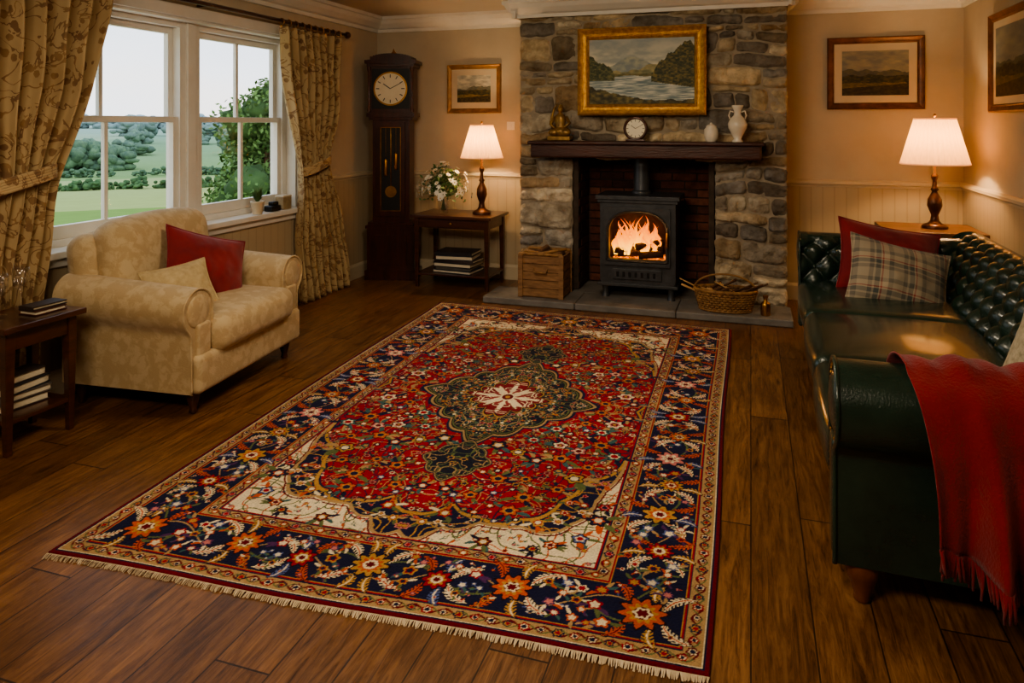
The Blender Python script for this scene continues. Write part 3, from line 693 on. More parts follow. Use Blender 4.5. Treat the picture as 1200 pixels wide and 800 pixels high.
# ---------------- grandfather clock
mb=MB(); W_=M_wood2; mb.M=Matrix.Diagonal((1,1,.985,1))
def bx(w,d,z0,z1,m=W_,yo=0): mb.box(-w/2,w/2,-d/2+yo,d/2+yo,z0,z1,m)
bx(.5,.29,0,.09); bx(.46,.27,.09,.5); bx(.49,.285,.5,.53); bx(.44,.26,.53,.56); bx(.36,.22,.56,1.56)
mb.box(-.16,.16,-.143,-.135,.15,.44,W_)
bx(.42,.26,1.56,1.59); bx(.46,.29,1.59,1.63); bx(.42,.25,1.63,2.08); bx(.46,.29,2.08,2.11); bx(.50,.31,2.11,2.145)
for i in range(17):
    a=-1+2*i/16; h=.06*sqrt(max(0,1-a*a))
    mb.box(a*.21-.016,a*.21+.016,-.14,.12,2.14,2.15+h,W_)
for sx in (-.21,.21): mb.lathe((sx,-.13,1.64),[(.02,0),(.02,.02),(.013,.04),(.011,.2),(.013,.38),(.02,.41),(.02,.44)],M_wood,12)
mb.lathe((0,0,2.2),[(.02,0),(.03,.02),(.012,.04),(.002,.07)],M_brass,12)
M_dial=pm('enamel_dial',(236,226,200),(222,210,180),5,.35)
def disc(c,r,y,m,th=.004,seg=40):
    mb.add([(c[0]+r*cos(2*pi*i/seg),y,c[1]+r*sin(2*pi*i/seg)) for i in range(seg)]+[(c[0]+r*cos(2*pi*i/seg),y+th,c[1]+r*sin(2*pi*i/seg)) for i in range(seg)],[list(range(seg))]+[(i,(i+1)%seg,seg+(i+1)%seg,seg+i) for i in range(seg)],m,False)
mb.box(-.185,.185,-.13,-.124,1.67,2.06,M_black)
disc((0,1.865),.165,-.137,M_brass,.01); disc((0,1.865),.15,-.141,M_dial)
def hands(c,r,y):
    for k in range(12):
        a=2*pi*k/12; p=Vector((sin(a)*r*.82,0,cos(a)*r*.82)); mb.box(c[0]+p.x-.004*r/.15,c[0]+p.x+.004*r/.15,y-.002,y-.0005,c[1]+p.z-.016*r/.15,c[1]+p.z+.016*r/.15,M_black,R=Matrix.Rotation(a,3,'Y'))
    for a,l,w_ in ((math.radians(-55),.55,.05),(math.radians(62),.78,.035)):
        p=Vector((sin(a)*r*l/2,0,cos(a)*r*l/2)); mb.box(c[0]+p.x-w_*r/2,c[0]+p.x+w_*r/2,y-.004,y-.002,c[1]+p.z-r*l/2,c[1]+p.z+r*l/2,M_black,R=Matrix.Rotation(a,3,'Y'))
hands((0,1.865),.15,-.141)
mb.box(-.12,.12,-.113,-.111,.66,1.5,M_black)
for x0,x1,z0,z1 in ((-.14,-.1,.62,1.54),(.1,.14,.62,1.54),(-.1,.1,.62,.67),(-.1,.1,1.49,1.54)): mb.box(x0,x1,-.13,-.11,z0,z1,W_)
for x0,x1,z0,z1 in ((-.1,-.093,.67,1.49),(.093,.1,.67,1.49),(-.1,.1,.67,.677),(-.1,.1,1.483,1.49)): mb.box(x0,x1,-.132,-.112,z0,z1,M_brass)
mb.tube([(0,-.118,1.49),(0,-.118,.9)],.004,M_brass,8); disc((0,.86),.055,-.122,M_brass,.008)
for sx in (-.05,.05): mb.tube([(sx,-.118,1.49),(sx,-.118,1.2)],.0015,M_brass,6); mb.lathe((sx,-.116,1.02 if sx<0 else 1.08),[(.005,-.01),(.018,0),(.018,.15),(.005,.16)],M_brass,12)
mb.build('grandfather_clock',.004,matrix=Matrix.Translation((-3.32,6.38,0))@frot(14))
# ---------------- tables
def leg_table(mb,x0,x1,y0,y1,h,mat,shelf=None,apron=.09,lw=.045):
    mb.box(x0,x1,y0,y1,h-.028,h,mat); i=.03
    mb.box(x0+i+.01,x1-i-.01,y0+i+.01,y1-i-.01,h-.028-apron,h-.028,mat)
    for x in (x0+i,x1-i-lw):
        for y in (y0+i,y1-i-lw):
            a=lw; b=lw*.62; cx_,cy_=x+a/2,y+a/2
            zs=[(h-.028,a/2),(h-.03-apron,a/2),(0,b/2)]
            vs=[(cx_+sx*r,cy_+sy*r,z) for z,r in zs for sx,sy in ((-1,-1),(1,-1),(1,1),(-1,1))]
            fs=[(k*4+j,k*4+(j+1)%4,k*4+4+(j+1)%4,k*4+4+j) for k in range(2) for j in range(4)]+[(0,1,2,3),(8,9,10,11)]
            mb.add(vs,fs,mat,False)
    if shelf: mb.box(x0+i+.01,x1-i-.01,y0+i+.01,y1-i-.01,shelf-.02,shelf,mat)
mb=MB(); leg_table(mb,-2.98,-2.19,6.04,6.56,.665,M_wood,.13); mb.box(-2.86,-2.31,6.072,6.08,.56,.625,M_wood); mb.ell((-2.585,6.062,.592),(.014,.014,.014),M_brass,10); mb.build('side_table',.004)
mb=MB(); leg_table(mb,-3.48,-3.13,2.34,2.76,.59,M_wood,.16); mb.build('side_table',.004)
mb=MB(); leg_table(mb,.92,1.56,5.75,6.3,.735,pm('light_oak',(132,90,54),(96,62,36),4,.4),None,.06); mb.build('lamp_table',.004)
def books(name,x0,x1,y0,y1,z,n,cols,rs_,hm=1.0):
    mb=MB(); pg=pm('book_pages',(226,216,192),(204,192,164),60,.9,st=(1,1,12))
    for k in range(n):
        h=rs_.uniform(.024,.042)*hm; a=rs_.uniform(-7,7); R=Matrix.Rotation(math.radians(a),3,'Z'); dx=rs_.uniform(0,.04); dy=rs_.uniform(0,.02)
        m=pm('book_cover',cols[k%len(cols)],None,10,.5)
        mb.box(x0+dx,x1-dx,y0+dy,y1-dy,z,z+.005,m,R); mb.box(x0+dx,x1-dx,y0+dy,y1-dy,z+h-.005,z+h,m,R); mb.box(x0+dx+.006,x1-dx-.006,y0+dy+.006,y1-dy-.006,z+.005,z+h-.005,pg,R)
        if k%2: mb.box(x0+dx,x1-dx,y0+dy-.001,y0+dy+.005,z,z+h,m,R)
        z+=h+.001
    mb.build(name,.0012)
rb=random.Random(4)
books('book_stack',-2.8,-2.38,6.12,6.42,.131,6,[(52,58,70),(96,92,84),(40,44,50),(70,60,56),(60,66,72),(44,40,40)],rb,1.0)
books('book_stack',-3.42,-3.24,2.42,2.68,.161,4,[(70,58,50),(100,92,84),(50,54,60)],rb)
books('book_stack',-3.34,-3.18,2.54,2.72,.591,2,[(80,40,32),(58,46,38)],rb,.7)
for (x,y) in ((-3.38,2.50),(-3.42,2.64),(-3.30,2.42)):
    mb=MB(); mb.shell((x,y,.592),[(.034,0),(.034,.003),(.006,.008),(.004,.03),(.004,.085),(.02,.10),(.036,.13),(.04,.165),(.036,.2),(.0345,.2),(.0385,.165),(.034,.132),(.003,.102)],M_cg,24); mb.build('wine_glass')
# ---------------- lamps
t=NT('pleated_lampshade'); v=t.coord(); df=t.n('ShaderNodeBsdfDiffuse'); df.inputs[0].default_value=L4((224,198,156)); tl=t.n('ShaderNodeBsdfTranslucent'); tl.inputs[0].default_value=L4((216,168,110))
mx=t.n('ShaderNodeMixShader'); mx.inputs[0].default_value=.38; t.l(df.outputs[0],mx.inputs[1]); t.l(tl.outputs[0],mx.inputs[2]); em=t.n('ShaderNodeEmission'); em.inputs[0].default_value=(1,.60,.28,1); em.inputs[1].default_value=.25  # slight emission added to the shade so it glows beyond the bulb's light
ad=t.n('ShaderNodeAddShader'); t.l(mx.outputs[0],ad.inputs[0]); t.l(em.outputs[0],ad.inputs[1]); t.l(ad.outputs[0],t.out.inputs[0]); M_shade=t.m
M_dbrz=pm('dark_bronze',(112,72,44),(66,40,24),10,.3,.5)
def lamp(c,H,hs,rb_,rt,power):
    mb=MB(); hb=H-hs
    prof=[(.085,0),(.088,.015),(.075,.03),(.045,.04),(.03,.06),(.024,.1),(.036,.13),(.05,.17),(.046,.22),(.026,.26),(.018,.28),(.03,.295),(.018,.31),(.014,.36),(.024,.385),(.024,.40),(.01,.42),(.009,.55)]
    f=(hb+.06)/.55; mb.lathe(c,[(r,z*f) for r,z in prof],M_dbrz,24)
    mb.shell((c[0],c[1],c[2]+hb),[(rb_+(rt-rb_)*i/8,hs*i/8) for i in range(9)],M_shade,180,pleat=.022,np_=36)
    for r,z in ((rb_,0),(rt,hs)): mb.tube([(c[0]+r*cos(a),c[1]+r*sin(a),c[2]+hb+z) for a in np.linspace(0,2*pi,48,endpoint=False)],.006,M_shade,6,closed=True)
    for a in (0,2*pi/3,4*pi/3): mb.tube([(c[0],c[1],c[2]+hb+hs-.02),(c[0]+rt*cos(a),c[1]+rt*sin(a),c[2]+hb+hs-.003)],.002,M_brass,6)
    mb.tube([(c[0],c[1],c[2]+hb+.05),(c[0],c[1],c[2]+hb+hs+.02)],.003,M_brass,6); mb.ell((c[0],c[1],c[2]+hb+hs+.025),(.01,.01,.014),M_brass,10)
    ob=mb.build('table_lamp')
    ld=bpy.data.lights.new('bulb','POINT'); ld.energy=power; ld.color=(1,.68,.38); ld.shadow_soft_size=.035; lo=bpy.data.objects.new('bulb',ld); S.collection.objects.link(lo)
    lo.location=(c[0]+.0,c[1]-.0,c[2]+hb+hs*.5); lo.parent=ob; lo.matrix_parent_inverse=ob.matrix_world.inverted()
lamp((-2.37,6.3,.666),.82,.30,.195,.105,17)
lamp((1.28,6.02,.736),.80,.33,.225,.135,19)
# flowers
M_leaf=pm('leaf_green',(96,124,66),(60,86,42),10,.6); M_pet=pm('white_petals',(244,240,228),(228,222,206),10,.7); M_yel=pm('flower_centre',(220,184,70),(190,150,50),10,.7)
mb=MB(); c=(-2.73,6.24,.666); mb.shell(c,[(.001,.002),(.045,.002),(.05,.05),(.055,.12),(.062,.165),(.059,.165),(.052,.12),(.047,.05),(.001,.01)],M_cg,24)
rg_=random.Random(9); C=Vector((c[0],c[1],c[2]+.15))
for k in range(120):
    th=rg_.uniform(0,2*pi); el=rg_.uniform(-.15,1.45); R_=rg_.uniform(.14,.265); d=Vector((cos(th)*cos(el)*1.1,sin(th)*cos(el)*.8,sin(el)*1.12)); p=C+Vector((0,0,.05))+d*R_
    if k%2==0: mb.tube([tuple(C+Vector((d.x*.02,d.y*.02,-.12))),tuple(C),tuple(C.lerp(p,.5)+Vector((0,0,.02))),tuple(p)],.0022,M_leaf,5)
    u=d.orthogonal().normalized(); w=d.cross(u)
    if k%5<4:
        r=rg_.uniform(.02,.036)
        for q in range(7):
            a=2*pi*q/7; o=(u*cos(a)+w*sin(a)); s_=(u*-sin(a)+w*cos(a))*r*.38
            mb.add([tuple(p),tuple(p+o*r*.6+s_+d*.006),tuple(p+o*r*1.1+d*.004),tuple(p+o*r*.6-s_+d*.006)],[(0,1,2,3)],M_pet)
        mb.ell(tuple(p+d*.004),(.006,.006,.006),M_yel if k%3 else M_pet,6)
for k in range(280):
    th=rg_.uniform(0,2*pi); el=rg_.uniform(-.4,1.4); R_=rg_.uniform(.08,.23); d=Vector((cos(th)*cos(el),sin(th)*cos(el)*.8,sin(el)*1.1)); p=C+Vector((0,0,.04))+d*R_
    o=Vector((rg_.uniform(-1,1),rg_.uniform(-1,1),rg_.uniform(-.3,1))).normalized(); s_=o.orthogonal().normalized()*.012; l=rg_.uniform(.03,.06)
    mb.add([tuple(p),tuple(p+o*l*.5+s_),tuple(p+o*l),tuple(p+o*l*.5-s_)],[(0,1,2,3)],M_leaf)
mb.build('flower_vase')
# ---------------- pillows
def pillow(name,w,h,th,mat,loc,rot):
    mb=MB()
    for sg in (-1,1):
        def fn(u,v,sg=sg):
            a=2*u-1;b=2*v-1
            T=th/2*max(0,(1-abs(a)**2.2)*(1-abs(b)**2.2))**.6
            T*=1+.15*noise.noise(Vector((a*2.3,b*2.3,sg+w*9)))+.07*noise.noise(Vector((a*6,b*6,sg+w*5)))
            return (w/2*a*(1-.09*(1-b*b)),-sg*T,h/2*b*(1-.09*(1-a*a)))
        mb.grid(fn,32,32,mat)
    pts=[]
    for k in range(80):
        q=k/20; s_=int(q); f_=q-s_; a,b=[(2*f_-1,-1),(1,2*f_-1),(1-2*f_,1),(-1,1-2*f_)][s_]
        pts.append((w/2*a*(1-.09*(1-b*b)),0,h/2*b*(1-.09*(1-a*a))))
    mb.tube(pts,.006,mat,6,closed=True)
    return mb.build(name,matrix=Matrix.Translation(loc)@Euler([math.radians(x) for x in rot]).to_matrix().to_4x4())
M_redv=pm('red_velvet',(144,26,34),(106,14,22),6,.85,bump=.2,bscale=200,Sheen_Weight=.25)
M_beige=pm('beige_linen',(200,180,138),(176,154,112),30,.9,bump=.4,bscale=150)
t=NT('tartan_wool'); tc=t.n('ShaderNodeTexCoord'); sp=t.n('ShaderNodeSeparateXYZ'); t.l(tc.outputs['Object'],sp.inputs[0])
def bands(o):
    f=t.math('FRACT',t.math('ADD',t.math('MULTIPLY',o,5.6),.3))
    return t.ramp(f,[(0,lin((160,148,126))),(.3,lin((104,98,88))),(.42,lin((160,148,126))),(.48,lin((78,82,78))),(.62,lin((178,162,136))),(.66,lin((150,56,50))),(.70,lin((178,162,136))),(.86,lin((112,106,94)))],'CONSTANT')
col=t.mix(.5,bands(sp.outputs[0]),bands(sp.outputs[2])); t.bsdf(col,.95,0,t.bump(t.noise(t.coord(),220,2),.3,.003),Sheen_Weight=.2); M_tart=t.m
pillow('red_cushion',.62,.47,.2,M_redv,(.82,5.05,.64),(-26,10,10))
pillow('tartan_cushion',.56,.46,.21,M_tart,(.82,4.76,.585),(-33,13,4))
M_knit=pm('cream_knit',(204,192,164),(160,148,122),45,.95,bump=1,bscale=60)
pillow('knitted_cushion',.42,.36,.16,M_knit,(1.09,3.24,.61),(-24,0,-66))
# ---------------- armchair (front = -Y local)
t=NT('cream_damask'); v=t.coord(); vo=t.n('ShaderNodeTexVoronoi'); t.l(v,vo.inputs['Vector']); vo.inputs['Scale'].default_value=18; vo.feature='SMOOTH_F1'
pn=t.noise(v,24,3,.55,1.2); pk=t.ramp(t.math('ADD',t.math('MULTIPLY',vo.outputs['Distance'],.5),t.math('MULTIPLY',pn,.6)),[(.44,(0,0,0)),(.56,(1,1,1))])
col=t.mix(pk,L4((198,176,136)),L4((184,159,118))); t.bsdf(col,.85,0,t.bump(t.noise(v,160,3),.45,.004),Sheen_Weight=.15); M_arm=t.m
SC=Matrix.Diagonal((1.06,1.06,1.0,1))
AMr=Matrix.Translation((-3.145,3.475,0))@frot(96)
mb=MB(); mb.M=SC
mb.rbox((0,-.02,.215),(.98,.78,.20),.03,M_arm)
mb.rbox((0,-.13,.385),(.71,.64,.19),.06,M_arm,puff=.03)
pf=[(-.13,.30),(-.115,.45)]+[(-.005+.115*cos(a),.535+.115*sin(a)) for a in np.radians(np.arange(170,-50,-15))]+[(.05,.42),(.045,.12)]
for sg in (-1,1):
    sweep(mb,pf,-.37,.36,14,lambda s,a,z,sg=sg:(sg*(.455+a),s,z+.07*(s+.37)*(z/.65)),M_arm,n=50)
    mb.tube([(sg*(.455+a),-.372,z) for a,z in resample(pf,40)[0]],.006,M_arm,6)
    mb.ell((sg*.45,-.37,.535),(.085,.014,.085),M_arm,18)
    mb.rbox((sg*.42,-.375,.3),(.10,.03,.34),.012,M_arm)
bt=Matrix.Rotation(math.radians(-8),3,'X')
mb.rbox((0,.30,.56),(.92,.18,.68),.09,M_arm,puff=.01,R=bt)
mb.rbox((0,.21,.675),(.78,.22,.56),.10,M_arm,puff=.03,R=bt)
for sx in (-.43,.43):
    for sy in (-.33,.31): mb.lathe((sx,sy,0),[(.014,0),(.02,.008),(.016,.03),(.026,.06),(.032,.09),(.03,.125)],M_wood,14)
mb.build('armchair',matrix=AMr)
def pl(name,w,h,th,mat,lx,ly,lz,rot):
    p=AMr@Vector((lx,ly,lz)); R=(frot(96)@Euler([math.radians(x) for x in rot]).to_matrix().to_4x4())
    ob=pillow(name,w,h,th,mat,p,(0,0,0)); ob.matrix_world=Matrix.Translation(p)@R
pl('red_cushion',.54,.44,.18,M_redv,.05,-.07,.64,(-24,18,-24))
pl('beige_cushion',.36,.28,.12,M_beige,-.24,-.11,.59,(-34,-6,-32))
# ---------------- sofa
M_lea=pm('green_leather',(42,63,52),(26,42,34),5,.22,bump=.25,bscale=130,Coat_Weight=.5,Coat_Roughness=.12)
SR=Matrix.Translation((.25,2.4,0))@frot(-1.3)@Matrix.Translation((-.25,-2.4,0))
mb=MB(); AZ=.63; mb.M=SR
mapb=lambda s,a,z:(a,s,z)
bp=[(1.0,.40),(1.06,.52),(1.11,.64),(1.13,.69)]+[(1.275+.14*cos(a),.665+.14*sin(a)) for a in np.radians(np.arange(160,-55,-12))]+[(1.37,.5),(1.37,.13)]
sweep(mb,bp,2.42,5.40,300,mapb,M_lea,(.17,.19,.06,.54),n=120,btn=M_lea)
ap=[(-.16,.36),(-.14,.5),(-.13,.57)]+[(0+.132*cos(a),AZ+.132*sin(a)) for a in np.radians(np.arange(160,-75,-10))]+[(.02,.47),(.02,.13)]
for yc,sg in ((2.485,-1),(5.35,1)):
    sweep(mb,ap,.25,1.30,100,lambda s,a,z,yc=yc,sg=sg:(s,yc+sg*a,z),M_lea,(.17,.19,.045,.42),n=110,btn=M_lea)
    R_,_=resample(ap,60); mb.tube([(.247,yc+sg*a*1.0,z) for a,z in R_],.008,M_lea,6)
    for a,z in resample(ap,46)[0]:
        dd=np.array([a,z])-np.array([-.05,z if z<.50 else AZ]); dn=dd/(np.hypot(*dd)+1e-6); q=np.array([a,z])-dn*.022; mb.ell((.245,yc+sg*q[0],q[1]),(.004,.0055,.0055),M_brass,6)
    mb.rbox((.255,yc-sg*.06,.32),(.03,.11,.36),.014,M_lea); mb.ell((.25,yc,AZ),(.02,.095,.095),M_lea,18)
mb.rbox((.69,3.907,.22),(.82,2.70,.19),.03,M_lea)
ys=[2.605,3.475,4.34,5.21]
for i in range(3): mb.rbox((.65,(ys[i]+ys[i+1])/2,.385),(.82,ys[i+1]-ys[i]-.006,.17),.06,M_lea,puff=.03)
for i in range(60):
    y=2.62+2.57*i/59; mb.ell((.278,y,.14),(.004,.0055,.0055),M_brass,6)
M_leg=pm('turned_oak_leg',(132,78,46),(86,48,28),8,.35)
for x in (.33,1.3):
    for y in (2.52,5.31): mb.lathe((x,y,0),[(.02,0),(.026,.006),(.024,.02),(.034,.05),(.048,.085),(.052,.105),(.05,.135)],M_leg,20)
mb.build('chesterfield_sofa')
# ---------------- throw
M_throw=pm('red_wool_throw',(152,30,32),(112,16,20),5,.95,bump=.6,bscale=120,Sheen_Weight=.2)
mb=MB(); r0=.147; yc=2.485
tp=[(yc+.34,.50),(yc+.21,.505),(yc+.16,.57)]+[(yc+r0*cos(a),AZ+r0*sin(a)) for a in np.radians(np.arange(15,186,12))]+[(yc-.154,.53),(yc-.158,.42),(yc-.162,.33)]
TP,TT=resample(tp,60)
def thr(u,v):
    j=round(v*59); y,z=TP[j]; d=TT[j]/TT[-1]
    x=.41+.68*u+(.07*d)*(1-u)+.02*sin(7*d+2)
    hang=max(0,(d-.55)/.45); z-=hang*(-.03+.02*sin(9*u+1)+.20*min(1,u*1.6)); 
    f=.012+.042*hang; w=sin(24*u+2.2*d)+.5*sin(43*u+3*d+1)
    y-=(f*(w+1.3))*hang
    if hang<=0: z+=.009*(sin(20*u+5*d)+1.4)+.005*sin(45*u-6*d)
    return (x,y,z)
mb.grid(thr,120,59,M_throw)
rt_=random.Random(8)
for k in range(120):
    u=(k+.5)/120; p=thr(u,1.0); l=rt_.uniform(.06,.085); dx=rt_.uniform(-.012,.012)
    mb.tube([p,(p[0]+dx*.5,p[1]-.002,p[2]-l*.5),(p[0]+dx,p[1],p[2]-l)],[.0035,.003,.002],M_throw,5)
ob=mb.build('red_throw_blanket'); sd=ob.modifiers.new('s','SOLIDIFY'); sd.thickness=.004; sd.offset=0
# ---------------- log crate, baskets
M_wick=pm('wicker',(164,124,76),(114,80,44),25,.7); M_bark=pm('log_bark',(122,88,60),(74,50,34),12,.95,bump=.8,bscale=40); M_cut=pm('cut_wood',(204,166,114),(174,132,82),14,.9)
M_crate=pm('crate_wood',(164,124,84),(114,82,50),5,.75,bump=.4,bscale=40,st=(2,2,9))
def woven(mb,cx_,cy_,z0,hw,hd,h,rows,flare=0,ns=64):
    def per(t,ex=0,k=1.0):
        th=2*pi*t; return (cx_+(hw*k+ex)*cos(th),cy_+(hd*k+ex)*sin(th))
    for i in range(rows):
        z=z0+h*(i+.5)/rows; k=1+flare*(i/rows); pts=[]
        for j in range(ns*2): 
            x,y=per(j/(ns*2),.006*(1 if (j//2+i)%2 else -1),k); pts.append((x,y,z))
        mb.tube(pts,h/rows*.5,M_wick,6,closed=True)
    for j in range(ns//2):
        a=per(2*j/ns,0,1); b=per(2*j/ns,0,1+flare); mb.tube([(a[0],a[1],z0),(b[0],b[1],z0+h)],.006,M_wick,6)
    mb.tube([(*per(j/48,0,1+flare),z0+h) for j in range(48)],.013,M_wick,8,closed=True)
    mb.tube([(*per(j/48,0,1),z0+.012) for j in range(48)],.012,M_wick,8,closed=True)
    mb.add([(*per(j/48,-.01,1),z0+.01) for j in range(48)],[list(range(48))],M_wick,False)
mb=MB(); cx_,cy_,hw_,hd_,z0=-1.655,5.93,.185,.145,.057
for k in range(5):
    a=z0+.01+k*.068; b=a+.063
    mb.box(cx_-hw_,cx_+hw_,cy_-hd_,cy_-hd_+.014,a,b,M_crate); mb.box(cx_-hw_,cx_+hw_,cy_+hd_-.014,cy_+hd_,a,b,M_crate)
    mb.box(cx_-hw_,cx_-hw_+.014,cy_-hd_+.015,cy_+hd_-.015,a,b,M_crate); mb.box(cx_+hw_-.014,cx_+hw_,cy_-hd_+.015,cy_+hd_-.015,a,b,M_crate)
for sx in (-1,1):
    for sy in (-1,1):
        x=cx_+sx*(hw_-.01); y=cy_+sy*(hd_+.004); mb.box(x-.02,x+.02,y-.008,y+.008,z0,z0+.36,M_crate)
mb.box(cx_-hw_+.01,cx_+hw_-.01,cy_-hd_+.01,cy_+hd_-.01,z0,z0+.02,M_crate)
for sy in (-1,1): mb.tube([(cx_-hw_,cy_+sy*hd_,z0+.36),(cx_+hw_,cy_+sy*hd_,z0+.36)],.013,M_wick,8)
mb.tube([(cx_-.19,cy_-.1,.40),(cx_-.13,cy_-.13,.44),(cx_,cy_-.14,.425),(cx_+.12,cy_-.13,.45),(cx_+.2,cy_-.06,.46)],.011,M_wick,8)
mb.tube([(cx_-.06,cy_-.155,.30),(cx_-.05,cy_-.17,.27),(cx_+.05,cy_-.17,.27),(cx_+.06,cy_-.155,.30)],.007,M_wick,8)
for (x,z,a,r) in ((-.1,.36,.2,.04),(.0,.37,-.1,.045),(.1,.36,.15,.038),(-.04,.41,.25,.03)):
    p=Vector((cx_+x,cy_-.10,z)); q=Vector((cx_+x+a*.1,cy_+.11,z+.02)); mb.tube([tuple(p),tuple(p.lerp(q,.5)),tuple(q)],r,M_bark,12)
    mb.tube([tuple(p+Vector((0,-.001,0))),tuple(p+Vector((0,-.003,0)))],r*.85,M_cut,12)
mb.build('log_crate',.002)
mb=MB(); woven(mb,-.19,5.86,.057,.19,.11,.16,9,.22)
for k in range(26):
    x=rt_.uniform(-.17,.12); y=rt_.uniform(-.06,.06); l=rt_.uniform(.16,.3); a=rt_.uniform(-.6,.6); p=Vector((-.19+x,5.86+y,.15+rt_.uniform(0,.05))); q=p+Vector((l*cos(a)*(1 if k%2 else -1)*.8,rt_.uniform(-.05,.05),rt_.uniform(-.01,.11))); mb.tube([tuple(p),tuple(q)],rt_.uniform(.004,.010),M_bark if k%2 else M_cut,6)
mb.tube([(-.19+.235*cos(a),5.86-.03*sin(a),.20+.14*sin(a)) for a in np.linspace(.0,pi,20)],.008,M_wick,8)
mb.build('kindling_basket')
mb=MB(); mb.lathe((.105,5.80,.056),[(.032,0),(.036,.01),(.036,.08),(.03,.095),(.016,.105),(.016,.13),(.02,.135),(.02,.15)],M_brass,20); mb.build('brass_match_holder')
# ---------------- mantel ornaments
M_bronze=pm('bronze_statue',(176,138,78),(96,72,40),20,.4,.5,bump=.3,bscale=50)
mb=MB(); x,y,z=-1.54,5.99,MZ
mb.rbox((x,y,z+.02),(.2,.13,.04),.01,M_bronze)
mb.ell((x,y,z+.075),(.09,.055,.05),M_bronze,18,nz=.15); mb.ell((x-.05,y-.03,z+.07),(.05,.03,.03),M_bronze,12); mb.ell((x+.05,y-.03,z+.07),(.05,.03,.03),M_bronze,12)
mb.lathe((x,y,z+.08),[(.055,0),(.05,.03),(.042,.06),(.052,.10),(.05,.125),(.03,.145),(.016,.155),(.015,.17)],M_bronze,18,sy=.7)
mb.ell((x+.004,y-.006,z+.265),(.024,.026,.032),M_bronze,16); mb.ell((x+.004,y+.004,z+.292),(.02,.02,.018),M_bronze,12); mb.ell((x+.004,y-.033,z+.262),(.004,.006,.006),M_bronze,8)
mb.tube([(x-.05,y,z+.20),(x-.08,y-.02,z+.14),(x-.04,y-.055,z+.11)],[.017,.015,.010],M_bronze,10); mb.tube([(x+.05,y,z+.20),(x+.085,y-.02,z+.15),(x+.05,y-.055,z+.115)],[.017,.015,.010],M_bronze,10)
mb.tube([(x-.055,y+.02,z+.06),(x-.09,y+.02,z+.16),(x-.06,y+.02,z+.27),(x-.03,y+.02,z+.31)],[.012,.014,.012,.005],M_bronze,8)
mb.build('bronze_seated_figurine')
mb=MB(); mb.M=Matrix.Translation((-.9,5.98,MZ))
mb.grid(lambda u,v:((.088+.012*cos(2*pi*v))*cos(2*pi*u),.012*sin(2*pi*v)-.01,.105+(.088+.012*cos(2*pi*v))*sin(2*pi*u)),40,10,M_wood,cu=True,cv=True)
disc((0,.105),.085,-.012,M_dial,.03); hands((0,.105),.08,-.012)
mb.rbox((0,0,.009),(.16,.06,.018),.006,M_wood)
mb.build('mantel_clock')
M_cer=pm('cream_ceramic',(232,222,204),(214,202,180),8,.2)
mb=MB(); mb.lathe((-.30,5.98,MZ),[(.035,0),(.05,.02),(.056,.06),(.054,.10),(.04,.118),(.042,.124),(.03,.134),(.01,.142),(.012,.15),(.0004,.155)],M_cer,24); mb.build('ceramic_jar')
mb=MB(); mb.lathe((-.10,5.98,MZ),[(.04,0),(.044,.008),(.028,.025),(.045,.06),(.07,.11),(.074,.145),(.055,.185),(.03,.21),(.024,.235),(.034,.26),(.046,.285),(.044,.29),(.03,.265),(.018,.24)],M_cer,28)
for sg in (-1,1): mb.tube([(-.10+sg*.026,5.98,MZ+.235),(-.10+sg*.055,5.98,MZ+.245),(-.10+sg*.066,5.98,MZ+.21),(-.10+sg*.055,5.98,MZ+.18)],.006,M_cer,8)
mb.build('ceramic_vase')
# sill objects
M_terr=pm('cream_pot',(216,200,170),(196,178,146),10,.6)
mb=MB(); c=(-3.63,4.72,.802); mb.lathe(c,[(.035,0),(.05,.085),(.053,.09),(.053,.1),(.044,.1),(.044,.085),(.001,.08)],M_terr,20)
for k in range(40):
    th=rg_.uniform(0,6.3); l=rg_.uniform(.06,.14); p=Vector(c)+Vector((0,0,.085)); q=p+Vector((cos(th)*.05,sin(th)*.05,l)); s_=Vector((-sin(th),cos(th),0))*.008; m_=p.lerp(q,.5)
    mb.add([tuple(p),tuple(m_+s_),tuple(q),tuple(m_-s_)],[(0,1,2,3)],M_leaf)
mb.build('potted_plant')
mb=MB(); mb.rbox((-3.64,4.92,.825),(.08,.12,.045),.01,M_black); mb.rbox((-3.64,4.93,.862),(.05,.07,.03),.008,M_black); mb.build('small_camera')
mb=MB(); mb.box(-3.69,-3.61,5.02,5.13,.801,.9,pm('card_box',(170,150,112),(130,110,80),20,.7)); mb.box(-3.692,-3.608,5.018,5.132,.9,.915,M_cream); mb.build('keepsake_box',.004)
mb=MB()
for k in (0,.13): mb.box(-2.24+k,-2.16+k,YB-.009,YB-.0005,1.44,1.52,M_white); mb.box(-2.21+k,-2.19+k,YB-.014,YB-.009,1.465,1.495,M_white)
mb.build('light_switch',.002)
